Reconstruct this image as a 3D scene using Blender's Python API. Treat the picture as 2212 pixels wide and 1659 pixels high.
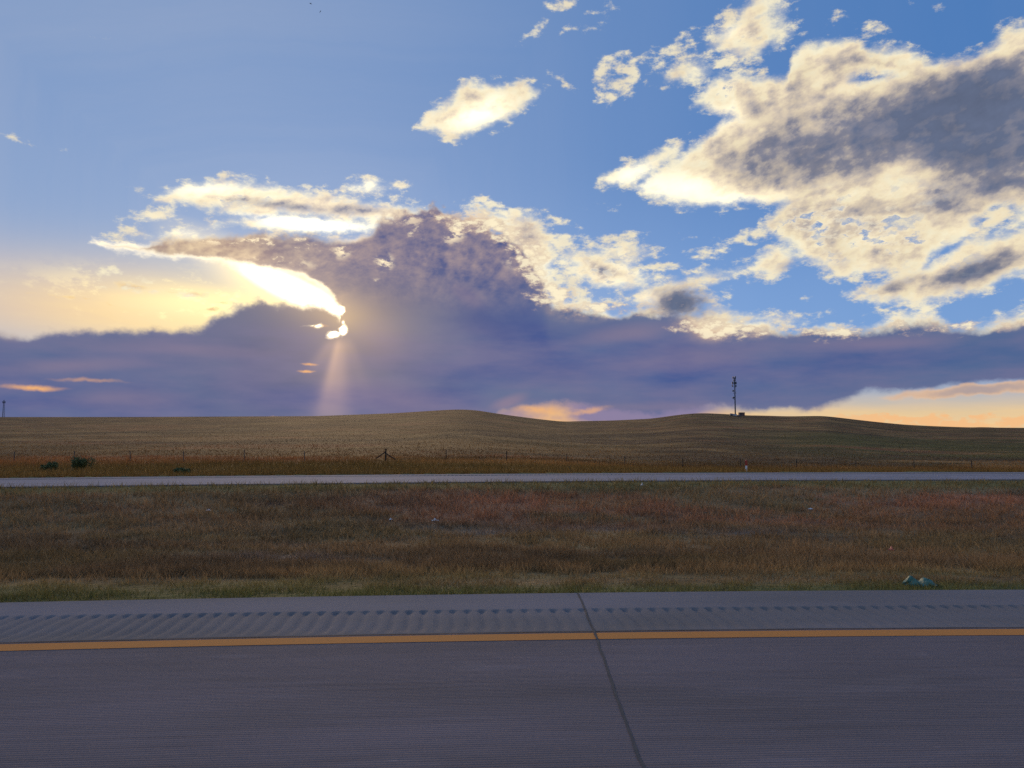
import bpy, math, random
import numpy as np
from math import radians, atan2, asin, hypot, sqrt, cos, sin, tan, pi

C = bpy.context.scene.collection
for o in list(bpy.data.objects):
    bpy.data.objects.remove(o, do_unlink=True)
S = bpy.context.scene
S.render.engine = 'CYCLES'
S.cycles.use_adaptive_sampling = True
S.cycles.adaptive_threshold = 0.012
S.cycles.adaptive_min_samples = 16
S.cycles.use_denoising = False
S.cycles.max_bounces = 4
S.cycles.diffuse_bounces = 2
S.view_settings.view_transform = 'Standard'
S.view_settings.look = 'None'
S.view_settings.gamma = 1.0
S.view_settings.exposure = 0.0
S.view_settings.use_curve_mapping = False

# ---------------------------------------------------------------- camera
EYE = 1.2                                   # eye height of a car passenger above the near lane
CAM_F = 1702.0                              # focal length for a 2212 px wide picture
PITCH = math.atan((950 - 829.5) / CAM_F)
cd = bpy.data.cameras.new('camera')
cam = bpy.data.objects.new('camera', cd)
C.objects.link(cam)
cd.sensor_width = 36.0
cd.lens = 36.0 * CAM_F / 2212.0
cd.clip_start = 0.05
cd.clip_end = 20000
cam.location = (0, 0, EYE)
cam.rotation_euler = (radians(90) + PITCH, 0, 0)
S.camera = cam

def ray(px, py):
    """direction for a point of the photograph (2212 x 1659 grid)"""
    u = (px - 1106) / CAM_F; v = (829.5 - py) / CAM_F
    y = cos(PITCH) - v * sin(PITCH); z = sin(PITCH) + v * cos(PITCH)
    n = sqrt(u * u + y * y + z * z)
    return (u / n, y / n, z / n)

def on_depth(px, py, Y):
    d = ray(px, py); k = Y / d[1]
    return (d[0] * k, Y, EYE + d[2] * k)

def s2l(*c):
    r = [(v / 255.0) for v in c]
    return tuple((v / 12.92 if v <= 0.04045 else ((v + 0.055) / 1.055) ** 2.4) for v in r)

# ---------------------------------------------------------------- node expression helper
class G:
    tree = None
class V:
    """a float socket or number with operators"""
    def __init__(s, sock): s.s = sock
    def _m(op, a, b=None, c=None, clamp=False):
        n = G.tree.nodes.new('ShaderNodeMath'); n.operation = op; n.use_clamp = clamp
        for i, x in enumerate((a, b, c)):
            if x is None: continue
            if isinstance(x, V): G.tree.links.new(x.s, n.inputs[i])
            else: n.inputs[i].default_value = float(x)
        return V(n.outputs[0])
    def __add__(s, o): return V._m('ADD', s, o)
    __radd__ = __add__
    def __sub__(s, o): return V._m('SUBTRACT', s, o)
    def __rsub__(s, o): return V._m('SUBTRACT', o, s)
    def __mul__(s, o): return V._m('MULTIPLY', s, o)
    __rmul__ = __mul__
    def __truediv__(s, o): return V._m('DIVIDE', s, o)
    def __neg__(s): return V._m('MULTIPLY', s, -1)
def vmin(a, b): return V._m('MINIMUM', a, b)
def vmax(a, b): return V._m('MAXIMUM', a, b)
def vsmax(a, b, k): return V._m('SMOOTH_MAX', a, b, k)
def vclamp(a): return vmin(vmax(a, 0.0), 1.0)
def vexp(a): return V._m('EXPONENT', a)
def vpow(a, b): return V._m('POWER', a, b)
def vabs(a): return V._m('ABSOLUTE', a)
def vsin(a): return V._m('SINE', a)
def vatan2(a, b): return V._m('ARCTAN2', a, b)
def smooth(x, a, b, lo=0.0, hi=1.0):
    n = G.tree.nodes.new('ShaderNodeMapRange'); n.interpolation_type = 'SMOOTHSTEP'; n.clamp = False
    G.tree.links.new(x.s, n.inputs['Value'])
    if a <= b:
        v = (a, b, lo, hi)
    else:
        v = (b, a, hi, lo)
    for k, q in zip(('From Min', 'From Max', 'To Min', 'To Max'), v): n.inputs[k].default_value = q
    return V(n.outputs[0])
def comb(x, y, z=0.0):
    n = G.tree.nodes.new('ShaderNodeCombineXYZ')
    for i, q in enumerate((x, y, z)):
        if isinstance(q, V): G.tree.links.new(q.s, n.inputs[i])
        else: n.inputs[i].default_value = float(q)
    return n.outputs[0]
def sep(sock):
    n = G.tree.nodes.new('ShaderNodeSeparateXYZ'); G.tree.links.new(sock, n.inputs[0])
    return [V(o) for o in n.outputs]
def tovec(c):
    # colour socket -> vector socket, spelled out
    n = G.tree.nodes.new('ShaderNodeSeparateColor'); G.tree.links.new(c, n.inputs[0])
    return comb(V(n.outputs[0]), V(n.outputs[1]), V(n.outputs[2]))
def noise(vec, scale=1.0, detail=6, rough=0.55, lac=2.0, dist=0.0, col=False):
    n = G.tree.nodes.new('ShaderNodeTexNoise'); n.noise_dimensions = '3D'
    G.tree.links.new(vec, n.inputs['Vector'])
    n.inputs['Scale'].default_value = scale; n.inputs['Detail'].default_value = detail
    n.inputs['Roughness'].default_value = rough; n.inputs['Lacunarity'].default_value = lac
    n.inputs['Distortion'].default_value = dist
    return tovec(n.outputs['Color']) if col else V(n.outputs[0])
def colmix(f, a, b):
    """mix of two colours, kept as vectors"""
    n = G.tree.nodes.new('ShaderNodeMix'); n.data_type = 'VECTOR'; n.factor_mode = 'UNIFORM'
    n.clamp_factor = True
    for i, x in ((0, f), (4, a), (5, b)):
        if isinstance(x, V): G.tree.links.new(x.s, n.inputs[i])
        elif isinstance(x, bpy.types.NodeSocket): G.tree.links.new(x, n.inputs[i])
        elif isinstance(x, tuple): n.inputs[i].default_value = x[:3]
        else: n.inputs[i].default_value = x
    return n.outputs[1]
def vscale(c, f):
    n = G.tree.nodes.new('ShaderNodeVectorMath'); n.operation = 'SCALE'
    if isinstance(c, tuple): n.inputs[0].default_value = c[:3]
    else: G.tree.links.new(c, n.inputs[0])
    if isinstance(f, V): G.tree.links.new(f.s, n.inputs['Scale'])
    else: n.inputs['Scale'].default_value = f
    return n.outputs[0]
def vecop(op, a, b):
    n = G.tree.nodes.new('ShaderNodeVectorMath'); n.operation = op
    for i, x in enumerate((a, b)):
        if isinstance(x, tuple): n.inputs[i].default_value = x[:3]
        else: G.tree.links.new(x, n.inputs[i])
    return n.outputs[0]
def vadd(a, b): return vecop('ADD', a, b)
def ramp(x, stops, interp='LINEAR'):
    n = G.tree.nodes.new('ShaderNodeValToRGB'); n.color_ramp.interpolation = interp
    e = n.color_ramp.elements
    while len(e) > 1: e.remove(e[-1])
    e[0].position = stops[0][0]; e[0].color = (*stops[0][1], 1)
    for p, c in stops[1:]:
        q = e.new(p); q.color = (*c, 1)
    G.tree.links.new(x.s, n.inputs[0])
    return tovec(n.outputs[0])
# ---------------------------------------------------------------- sky and sun
SUN_PX = (742, 690)
_d = ray(*SUN_PX)
SUN_AZ = atan2(_d[0], _d[1]); SUN_EL = asin(_d[2])

sl = bpy.data.lights.new('sun', 'SUN'); so = bpy.data.objects.new('sun', sl); C.objects.link(so)
sl.energy = 1.5; sl.angle = radians(12); sl.color = (1.0, 0.68, 0.38)
so.rotation_euler = (radians(90) - SUN_EL, 0, -SUN_AZ + pi)

W = bpy.data.worlds.new('World'); S.world = W; W.use_nodes = True
W.cycles.sampling_method = 'MANUAL'; W.cycles.sample_map_resolution = 512
G.tree = W.node_tree
G.tree.nodes.clear()
K = 1702.0          # one unit of the working coordinates = 1/1702 rad

def XY(px, py):
    d = ray(px, py)
    return atan2(d[0], d[1]) * K, asin(d[2]) * K

tc = G.tree.nodes.new('ShaderNodeTexCoord')
nrm = G.tree.nodes.new('ShaderNodeVectorMath'); nrm.operation = 'NORMALIZE'
G.tree.links.new(tc.outputs['Generated'], nrm.inputs[0])
dx, dy, dz = sep(nrm.outputs[0])
X = vatan2(dx, dy) * K
Y = V._m('ARCSINE', dz) * K
P = comb(X, Y)

# large and small warps of the coordinates, so that outlines wander
wn = noise(P, 1 / 150.0, 3, 0.5, col=True)
wn2 = noise(vadd(P, (900., 300., 5.)), 1 / 42.0, 4, 0.55, col=True)
def center(c, amp): return vscale(vadd(c, (-.5, -.5, -.5)), amp)
Pw = vadd(vadd(P, center(wn, 26.0)), center(wn2, 24.0))
xw, yw, _zw = sep(Pw)

def vdot(a, b):
    n = G.tree.nodes.new('ShaderNodeVectorMath'); n.operation = 'DOT_PRODUCT'
    G.tree.links.new(a, n.inputs[0]); n.inputs[1].default_value = b
    return V(n.outputs['Value'])

def ell(cx, cy, a, b, rot=0.0, src=None, cap=None):
    """signed depth (px) inside an ellipse given in picture coordinates"""
    r = radians(rot)
    x0, y0 = XY(cx, cy)
    ax, ay = XY(cx + 10 * cos(r), cy - 10 * sin(r)); bx, by = XY(cx - 10 * sin(r), cy - 10 * cos(r))
    A = a * hypot(ax - x0, ay - y0) / 10; B = b * hypot(bx - x0, by - y0) / 10
    R = atan2(ay - y0, ax - x0)
    d = vecop('SUBTRACT', src if src is not None else Pw, (x0, y0, 0.0))
    if abs(sin(R)) < 0.035:
        q = vecop('MULTIPLY', d, (1 / A, 1 / B, 0.0))
    else:
        q = comb(vdot(d, (cos(R) / A, sin(R) / A, 0.0)), vdot(d, (-sin(R) / B, cos(R) / B, 0.0)))
    l = G.tree.nodes.new('ShaderNodeVectorMath'); l.operation = 'LENGTH'
    G.tree.links.new(q, l.inputs[0])
    k = min(A, B)
    v = V._m('MULTIPLY_ADD', V(l.outputs['Value']), -k, k)
    if cap is not None: v = vmin(v, cap)
    return v
def union(lst, k=8.0, **kw):
    acc = None
    for e in lst:
        v = ell(*e, **kw) if not isinstance(e, V) else e
        acc = v if acc is None else vsmax(acc, v, k)
    return acc
def blobs(lst, soft=1.0, src=None):
    """sum of soft spots 0..1: (cx,cy,a,b,rot,weight)"""
    acc = None
    for (cx, cy, a, b, rot, w) in lst:
        e = ell(cx, cy, a, b, rot, src=src if src is not None else P)
        kk = min(a, b)
        g = smooth(e, -0.0 * kk, kk * 0.9) * w
        acc = g if acc is None else acc + g
    return acc
def curve(pts, axis=None):
    """elevation (px units) as a function of azimuth through picture points"""
    ww = ((axis if axis is not None else X) + 1200.0) / 2400.0
    n = G.tree.nodes.new('ShaderNodeFloatCurve')
    mp = n.mapping; c = mp.curves[0]
    q = [XY(*p) for p in pts]
    q = [((x + 1200) / 2400, (y + 100) / 1200) for x, y in q]
    c.points[0].location = q[0]; c.points[1].location = q[-1]
    for p in q[1:-1]: c.points.new(*p)
    for p in c.points: p.handle_type = 'VECTOR'
    mp.use_clip = False
    mp.update()
    G.tree.links.new(ww.s, n.inputs['Value'])
    return V(n.outputs[0]) * 1200.0 - 100.0

# ---- noises
# drawn out along the wind, rising to the right
ra = radians(24)
A1 = X * cos(ra) + Y * sin(ra); A2 = Y * cos(ra) - X * sin(ra)
nA = noise(comb(X, Y * 1.25, 3.0), 1 / 95.0, 9, 0.60) - 0.5          # billows of the bright clouds
nB = noise(comb(X * 0.85, Y * 1.6, 40.0), 1 / 30.0, 6, 0.64) - 0.5    # small puffs
nC = noise(comb(X * 0.5, Y * 1.3, 80.0), 1 / 120.0, 6, 0.5) - 0.5    # soft shading inside
nF = noise(comb(A1 * 0.85, A2 * 1.25, 120.0), 1 / 84.0, 8, 0.53) - 0.5    # texture inside bright clouds
# same field one step towards the sun: gives lit and shaded flanks
tx, ty = XY(*SUN_PX)
sdx = vmax(vmin((X - tx) / 300.0, 1.0), -1.0) * -9.0
sdy = vmax(vmin((Y - ty) / 300.0, 1.0), -1.0) * -9.0
B1 = (X + sdx) * cos(ra) + (Y + sdy) * sin(ra); B2 = (Y + sdy) * cos(ra) - (X + sdx) * sin(ra)
nFs = noise(comb(B1 * 0.85, B2 * 1.25, 120.0), 1 / 84.0, 5, 0.50) - 0.5
flank = nF - nFs

# distance to the sun
rs = V._m('SQRT', (X - tx) * (X - tx) + (Y - ty) * (Y - ty))
near1 = vexp(rs / -170.0); near2 = vexp(rs / -420.0)

# ---- clouds bounded above and below by outlines traced over azimuth
def band(top_, bot_):
    """signed depth inside the band between two outlines (same first and last x)"""
    x0 = XY(*top_[0])[0]; x1 = XY(*top_[-1])[0]
    d = vmin(curve(top_, xw) - yw, yw - curve(bot_, xw))
    if top_[0][0] > -100: d = vmin(d, xw - x0)
    if top_[-1][0] < 2300: d = vmin(d, x1 - xw)
    return d
R1 = band([(1500, 212), (1530, 186), (1545, 158), (1580, 162), (1640, 158), (1700, 160), (1715, 110), (1740, 88), (1790, 84), (1840, 80), (1870, 106), (1920, 96), (1960, 104), (2010, 120), (2060, 124), (2110, 116), (2130, 95), (2160, 75), (2190, 60), (2240, 50), (2500, 40)],
          [(1500, 224), (1540, 242), (1600, 266), (1660, 330), (1720, 420), (2500, 470)])
R2 = band([(1372, 398), (1400, 370), (1450, 342), (1500, 306), (1560, 262), (1620, 240), (2500, 200)],
          [(1372, 406), (1400, 427), (1440, 442), (1490, 450), (1560, 444), (1640, 438), (1700, 452), (2500, 470)])
R3 = band([(1648, 482), (1670, 466), (1700, 430), (1760, 390), (2500, 300)],
          [(1648, 490), (1690, 528), (1740, 558), (1800, 592), (1830, 598), (1900, 588), (1990, 594), (2010, 562), (2060, 532), (2100, 506), (2150, 502), (2212, 492), (2500, 480)])
R4 = band([(1822, 630), (1880, 608), (1940, 590), (2000, 566), (2060, 538), (2100, 510), (2150, 498), (2212, 488), (2500, 470)],
          [(1822, 636), (1880, 648), (1905, 660), (1940, 650), (1985, 658), (2040, 650), (2060, 637), (2110, 627), (2150, 612), (2212, 592), (2500, 560)])
R5 = band([(1296, 378), (1340, 360), (1390, 343), (1430, 316), (1478, 298)], [(1296, 388), (1330, 402), (1370, 394), (1400, 374), (1450, 342), (1478, 312)])
L1 = band([(903, 266), (920, 240), (960, 213), (1000, 181), (1030, 173), (1070, 180), (1130, 176), (1166, 196)], [(903, 282), (940, 290), (1000, 302), (1040, 288), (1100, 265), (1140, 229), (1166, 204)])
A1 = band([(332, 424), (380, 398), (450, 387), (540, 389), (600, 408), (680, 418), (740, 420), (800, 430), (880, 440), (960, 450)], [(332, 434), (400, 440), (440, 452), (480, 464), (560, 467), (640, 474), (720, 473), (800, 471), (860, 480), (960, 480)])
A2 = band([(446, 478), (500, 469), (640, 468), (760, 464), (820, 466)], [(446, 491), (520, 497), (600, 503), (700, 508), (760, 503), (820, 492)])
F1 = band([(1180, 646), (1215, 640), (1240, 666), (1300, 655), (1340, 674), (1400, 650), (1440, 678), (1500, 672), (1540, 664), (1600, 688), (1640, 680), (1700, 716), (1740, 712), (1800, 696), (1850, 708), (1900, 694), (1950, 682), (2010, 674), (2060, 702), (2110, 696), (2160, 680), (2212, 670), (2400, 670)],
          [(1180, 720), (1300, 740), (2400, 740)])
solid = union([R1, R2, R3, R4, R5, L1, A1, A2, F1, (1128, 550, 70, 90, 10), (1080, 478, 80, 26, -20),
    (1620, 78, 95, 46, 12), (1640, 20, 60, 30, 10), (1480, 155, 55, 22, 5), (2195, 92, 60, 38, 25),
    (1300, 582, 105, 36, -16), (1345, 545, 60, 22, 0), (1490, 612, 140, 16, 11), (1680, 560, 56, 30, 35), (1465, 655, 78, 36, 3), (1395, 640, 50, 20, 10),
    (795, 405, 50, 12, 5), (400, 512, 90, 14, -3), (340, 465, 26, 9, 0), (395, 495, 50, 10, 10),
    (1240, 660, 60, 14, 0), (1620, 690, 110, 14, -2), (1560, 688, 50, 20, -15),
], 10.0)
hole = union([(2150, 470, 56, 26, 20), (1872, 166, 26, 8, 0)], 4.0)
solid = vmin(solid, hole * -1.6 + 4.0)
puff2 = ell(2165, 458, 30, 14, 35)
solid = vmax(solid, puff2)
nP = noise(comb(X * 0.9 + Y * 0.5, Y * 1.7 - X * 0.6, 77.0), 1 / 54.0, 6, 0.55) - 0.5
perf = blobs([(1800, 490, 300, 110, 10, 1.3), (1980, 540, 200, 60, -10, .9), (1560, 190, 130, 70, 20, .8), (1300, 590, 180, 90, 0, 1.0), (500, 420, 260, 50, 0, .9), (1030, 240, 130, 50, 0, .35), (1500, 300, 160, 60, 30, .7), (1620, 70, 110, 60, 0, .6)])
dens = solid + nA * 46.0 + nB * 36.0 
# ---- broken fields of puffs
broken = union([
    (1217, 14, 62, 16, 8), (1305, 26, 46, 14, 0), (1155, 72, 46, 18, 30), (1250, 72, 60, 12, 14), (1330, 165, 72, 52, 45),
    (1440, 115, 110, 22, 14), (1215, 178, 48, 12, -35), (1150, 172, 42, 16, -12), (1895, 72, 55, 24, 25), (1810, 36, 46, 20, 12),
    (1560, 45, 60, 30, 40), (1500, 60, 40, 16, 30), (2010, 8, 70, 14, 5), (1560, 130, 60, 30, 0),
    (1340, 520, 80, 26, 0), (1540, 552, 70, 22, 5), (1190, 472, 90, 16, -12), (1095, 462, 70, 20, -10), (1240, 520, 80, 28, 0), (1165, 540, 50, 55, 0), (1215, 590, 70, 45, 0),
    (1225, 640, 90, 34, 0), (1345, 640, 80, 26, 0), (1600, 520, 60, 16, 0), (1620, 450, 60, 10, 0), (1640, 500, 50, 20, 0), (1780, 676, 46, 12, 8), (1900, 668, 60, 16, 0), (1640, 600, 80, 18, 5), (1440, 520, 40, 8, 0), (1740, 640, 30, 9, 0),
    (1420, 575, 60, 14, 0), (1880, 592, 150, 26, 0), (2140, 450, 60, 26, 0), (1310, 450, 40, 6, 0),
    (775, 385, 78, 13, 0), (845, 402, 30, 14, 0), (345, 462, 50, 18, 0), (385, 490, 80, 18, 5), (310, 408, 34, 7, -8), (225, 520, 40, 9, -20),
    (36, 300, 30, 10, -25), (30, 285, 16, 7, -10), (122, 316, 30, 6, 10), (205, 82, 40, 6, -20),
    (250, 590, 140, 12, -4), (330, 625, 150, 16, -6), (210, 583, 60, 8, 0), (430, 640, 80, 14, -5),
], 6.0, cap=13.0)
bd = vsmax(broken, vmin(solid + 16.0, 6.0), 5.0) + nB * 62.0 + nA * 30.0 - 4.0

# ---- dark storm bank
top = curve([(-150, 700), (0, 712), (60, 722), (100, 712), (230, 704), (360, 706), (440, 704), (478, 672), (520, 648), (560, 640), (620, 646), (680, 658), (722, 674), (741, 690), (744, 600), (790, 520), (820, 470),
             (880, 450), (950, 446), (1030, 458), (1090, 484), (1130, 520), (1150, 560), (1172, 610), (1190, 650), (1260, 672), (1380, 668), (1480, 682), (1520, 700), (1600, 704), (1700, 716), (1800, 712), (1900, 704), (2010, 694), (2110, 702), (2212, 692), (2360, 680)], xw)
bot = curve([(-150, 1000), (900, 1000), (1020, 960), (1075, 900), (1130, 884), (1190, 878), (1260, 882), (1330, 894), (1420, 900), (1500, 888), (1580, 886), (1660, 890), (1760, 888), (1810, 876), (1870, 858), (1960, 850), (2080, 832), (2212, 824), (2360, 812)], X + (nA * 40.0))
bank_d = vmin(top - yw, Y - bot + nA * 16.0)
wedge = band([(196, 512), (240, 518), (300, 524), (330, 508), (400, 503), (470, 504), (560, 500), (640, 503), (740, 508), (800, 492), (870, 452), (1000, 452)],
             [(196, 521), (235, 536), (300, 546), (400, 560), (500, 574), (600, 588), (656, 596), (700, 622), (740, 668), (800, 690), (870, 700), (1000, 700)])
slit = union([(735, 671, 9, 11, 0), (741, 698, 2, 3, 0), (720, 722, 15, 8, 10), (741, 714, 12, 9, 60), (687, 705, 8, 4, 10), (676, 703, 8, 1.5, 5)], 2.0, src=vadd(P, center(wn2, 14.0)))
bank_d2 = vsmax(bank_d + nA * (44.0 + smooth(Y, 230.0, 330.0) * 78.0) + nB * (12.0 + smooth(Y, 230.0, 330.0) * 20.0), wedge + nA * 22.0 + nB * 26.0, 8.0)
slit = slit + nB * 9.0
bank_d2 = vmin(bank_d2, slit * -4.0 + 9.0)
lowedge = Y - bot + nA * 50.0
aBank = smooth(bank_d2, -5.0, 15.0) * smooth(lowedge, -8.0, 16.0 + 0.0)

# ---- second layer edge light coming through gaps inside the dark mass
gaps = blobs([(500, 515, 200, 22, -5, 1.2), (600, 560, 120, 16, -10, .8), (860, 470, 80, 20, 0, .8), (830, 566, 30, 26, 0, 1.0), (812, 610, 26, 12, 0, .6), (660, 525, 80, 22, -4, 1.3), (740, 540, 30, 26, 30, 1.0), (900, 500, 40, 30, 0, .8), (985, 500, 50, 30, 40, 1.0), (1075, 500, 40, 40, 0, .8), (560, 540, 120, 12, -8, .5), (1110, 545, 40, 50, 0, .5)], src=P)
gapn = smooth(nA * 0.7 + nB * 0.9, 0.0, 0.13) * vclamp(gaps)

# ---- colours (linear)
cream = (1.05, 0.93, 0.66); white = (1.5, 1.42, 1.2); tan_ = s2l(205, 180, 150); mauve = s2l(150, 135, 140)
greyb = s2l(96, 110, 140)
# how thick the cloud is to the light: depth inside + hand placed cores
core = blobs([(2060, 240, 360, 150, 8, .85), (2170, 200, 200, 100, 0, .35), (1780, 335, 290, 70, 6, .55), (1700, 290, 160, 70, 20, .25), (2130, 335, 240, 90, 5, .45), (2090, 420, 260, 60, 10, .30), (2110, 585, 170, 40, 18, .75), (1950, 612, 90, 18, 18, .4), (1470, 655, 110, 52, 4, .85),
              (620, 446, 210, 16, -7, .6), (790, 452, 110, 22, -4, .55), (1700, 575, 40, 22, 20, .45), (1800, 150, 100, 40, 0, .22), (1850, 500, 90, 22, 20, .2), (1330, 590, 70, 18, -10, .35), (1540, 625, 60, 12, 5, .4)])
shine = blobs([(1035, 245, 110, 40, 20, 1.0), (1470, 405, 160, 48, -4, .8), (1600, 430, 140, 26, 4, .5), (1360, 375, 80, 30, 20, .6), (1570, 250, 90, 50, 30, .35), (1350, 590, 120, 60, 0, .2), (1400, 645, 40, 24, 0, .35),
               (680, 487, 170, 22, -2, 1.8), (450, 410, 130, 28, 0, .6), (600, 472, 150, 12, -4, .8), (790, 400, 60, 22, 0, .5), (1580, 70, 60, 30, 0, .3), (400, 505, 90, 24, 0, .4)])
thick = core + smooth(dens, 0.0, 60.0) * 0.30 + smooth(nP, .12, -.16) * smooth(dens, 6.0, 40.0) * 0.27 - 0.10 + nF * (1.0 - core * 0.55) + nC * 0.95 + nA * 0.25 + 0.05 - shine * 0.38 + flank * 2.0 + nB * 0.16
colCl = ramp(vclamp(thick * 0.8 + 0.12), [(0.0, (1.0, .92, .68)), (0.22, (.92, .79, .55)), (0.40, (.70, .59, .46)), (0.58, (.46, .41, .385)), (0.74, (.24, .24, .30)), (1.0, (.125, .155, .245))])
rimchip = smooth(nP * 0.7 + nB * 0.8, -0.02, 0.05) * vclamp(perf)
colCl = colmix(rimchip * 0.35, colCl, (1.05, .95, .70))
colCl = vscale(colCl, shine * 0.55 + near1 * 0.9 + 0.97 + flank * 0.9)
chips = smooth(nP * 0.7 + nB * 0.8, 0.05, 0.15) * vclamp(perf)
aCl = smooth(dens, -9.0, 20.0) * (1.0 - chips * 0.95)
colBr = vscale(colmix(vclamp(smooth(nF, -.15, .25) * 0.5), (1.0, .90, .64), (.72, .60, .46)), near1 * 0.6 + 0.92)
aBr = smooth(bd, 0.0, 16.0) * 0.92

# bank colours
toSun = vexp(V._m('SQRT', (X - tx) * (X - tx) + (Y - ty) * (Y - ty) * 1.4) / -165.0)
low = smooth(Y, 330.0, 40.0)
ctex = vclamp(nC * 3.2 + nA * 0.8 + 0.45)
bankc = colmix(ctex, s2l(60, 82, 146), s2l(106, 110, 154))
bankc = colmix(smooth(X, 350.0, 900.0) * 0.65, bankc, s2l(68, 98, 146))
bankc = colmix(vclamp(smooth(bank_d2, 120.0, 10.0) * 0.55 + smooth(Y, 190.0, 330.0) * 0.22), bankc, s2l(116, 116, 148))
leftmask = smooth(X, -150.0, -420.0)
bankc = colmix(leftmask * 0.4, bankc, s2l(106, 106, 144))
bankc = colmix(vclamp(toSun * 0.95), bankc, s2l(168, 132, 118))
bluelow = blobs([(760, 862, 330, 46, 0, .8), (1120, 800, 330, 50, 0, .55), (1900, 770, 330, 50, 3, .35), (60, 870, 200, 24, 0, .5)])
bankc = colmix(vclamp(bluelow), bankc, s2l(72, 84, 144))
# folds inside the mass
bankc = vecop('MULTIPLY', bankc, (.76, .97, .98))
upper = smooth(Y, 250.0, 400.0)
lump = vclamp(nA * 2.4 + nB * 0.9 + flank * 4.0 + 0.45)
bankc = colmix(upper * 0.9, bankc, colmix(lump, s2l(80, 90, 138), s2l(176, 154, 152)))
wl = smooth(X, -330.0, -640.0) * smooth(Y, 330.0, 380.0)
bankc = colmix(wl * 0.85, bankc, colmix(lump, s2l(168, 142, 132), s2l(246, 220, 178)))
low2 = vclamp(noise(comb(X * 0.35, Y * 1.5, 260.0), 1 / 60.0, 5, 0.55) * 3.0 - 1.0)
bankc = colmix(smooth(Y, 270.0, 200.0) * low2 * 0.55, bankc, s2l(124, 118, 150))
# pale veils low in the bank
veil = blobs([(260, 860, 190, 34, 0, .5), (850, 860, 220, 50, -12, .45), (150, 790, 260, 26, 2, .5), (480, 760, 200, 20, -3, .4), (1500, 770, 260, 40, 4, .45), (1900, 740, 260, 24, 3, .5), (1010, 640, 60, 26, -30, .5), (1350, 720, 160, 30, 8, .5), (1100, 868, 60, 20, 20, .7), (300, 745, 300, 30, 0, .25), (1440, 880, 260, 20, 0, .55), (820, 745, 80, 70, -30, .35)])
bankc = colmix(vclamp(veil * (nC * 1.2 + .8)), bankc, s2l(146, 128, 148))
ember = blobs([(70, 838, 95, 9, 0, 1.0), (190, 822, 110, 6, -3, .45), (668, 787, 24, 4, 0, .9), (662, 801, 26, 4, 0, .8), (690, 705, 26, 5, 5, .4)], src=vadd(P, center(wn2, 14.0)))
bankc = colmix(vclamp(ember * (nB * 2.0 + 1.0)), bankc, s2l(240, 178, 120))
rimw = smooth(bank_d2, 22.0, 3.0)
under = smooth(wedge + nB * 10.0 + nA * 16.0, 16.0, 2.0) * smooth(curve([(150, 500), (235, 520), (300, 530), (400, 542), (500, 556), (600, 572), (700, 600), (760, 640), (800, 600), (2300, 500)], X) - Y, -22.0, 6.0) * smooth(X, -330.0, -400.0) * smooth(Y, 290.0, 320.0)
rimtex = vclamp(nF * 3.6 + nB * 1.6 + 0.42)
rightrim = blobs([(1560, 700, 140, 60, 0, 1.2), (1850, 700, 300, 40, 2, .75), (2160, 690, 140, 34, 4, .7), (1130, 510, 110, 110, 0, .9), (1010, 470, 120, 50, 0, .75), (1250, 670, 110, 40, 0, .8), (780, 600, 100, 120, 0, .5), (900, 460, 100, 30, 0, 1.0), (30, 716, 90, 30, 0, .35), (200, 712, 60, 16, 0, .15)])
deeprim = smooth(bank_d2, 75.0, 8.0)
rimc = vscale((1.0, .82, .55), 0.95 + near1 * 1.2)
bankc = colmix(vclamp(deeprim * rightrim * rimtex * 1.0), bankc, s2l(220, 186, 156))
bankc = colmix(vclamp(rimw * (rightrim + near1 * 1.6) * rimtex), bankc, rimc)
bankc = colmix(vclamp(under * 1.2), bankc, (1.5, 1.3, .9))
bankc = colmix(vclamp(gapn), bankc, (1.1, .92, .62))

# ---- glow of the low sun in the thin haze around it and along the horizon
glowL = vexp(((X - tx + 330.0) * (X - tx + 330.0) / -260000.0) + (Y - ty + 5.0) * (Y - ty + 5.0) / -9000.0)
hot = vexp(((X - tx + 95.0) * (X - tx + 95.0) / -15000.0) + (Y - ty - 52.0 + (X - tx + 95.0) * 0.42) * (Y - ty - 52.0 + (X - tx + 95.0) * 0.42) / -800.0)
horizon = smooth(Y, 150.0, 10.0)
streak = vclamp(noise(comb(X * 0.25 + Y * 0.1, Y * 1.6, 200.0), 1 / 40.0, 5, 0.55) * 1.6 - 0.4)

sky = G.tree.nodes.new('ShaderNodeTexSky'); sky.sky_type = 'NISHITA'; sky.sun_disc = False
sky.sun_elevation = SUN_EL; sky.sun_rotation = SUN_AZ
sky.altitude = 1300; sky.air_density = 1.0; sky.dust_density = 0.6; sky.ozone_density = 2.0
tint = vecop('MULTIPLY', tovec(sky.outputs[0]), (0.80, 0.95, 1.30))
bgS = G.tree.nodes.new('ShaderNodeBackground'); bgS.inputs['Strength'].default_value = 0.10
G.tree.links.new(tint, bgS.inputs['Color'])

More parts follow.
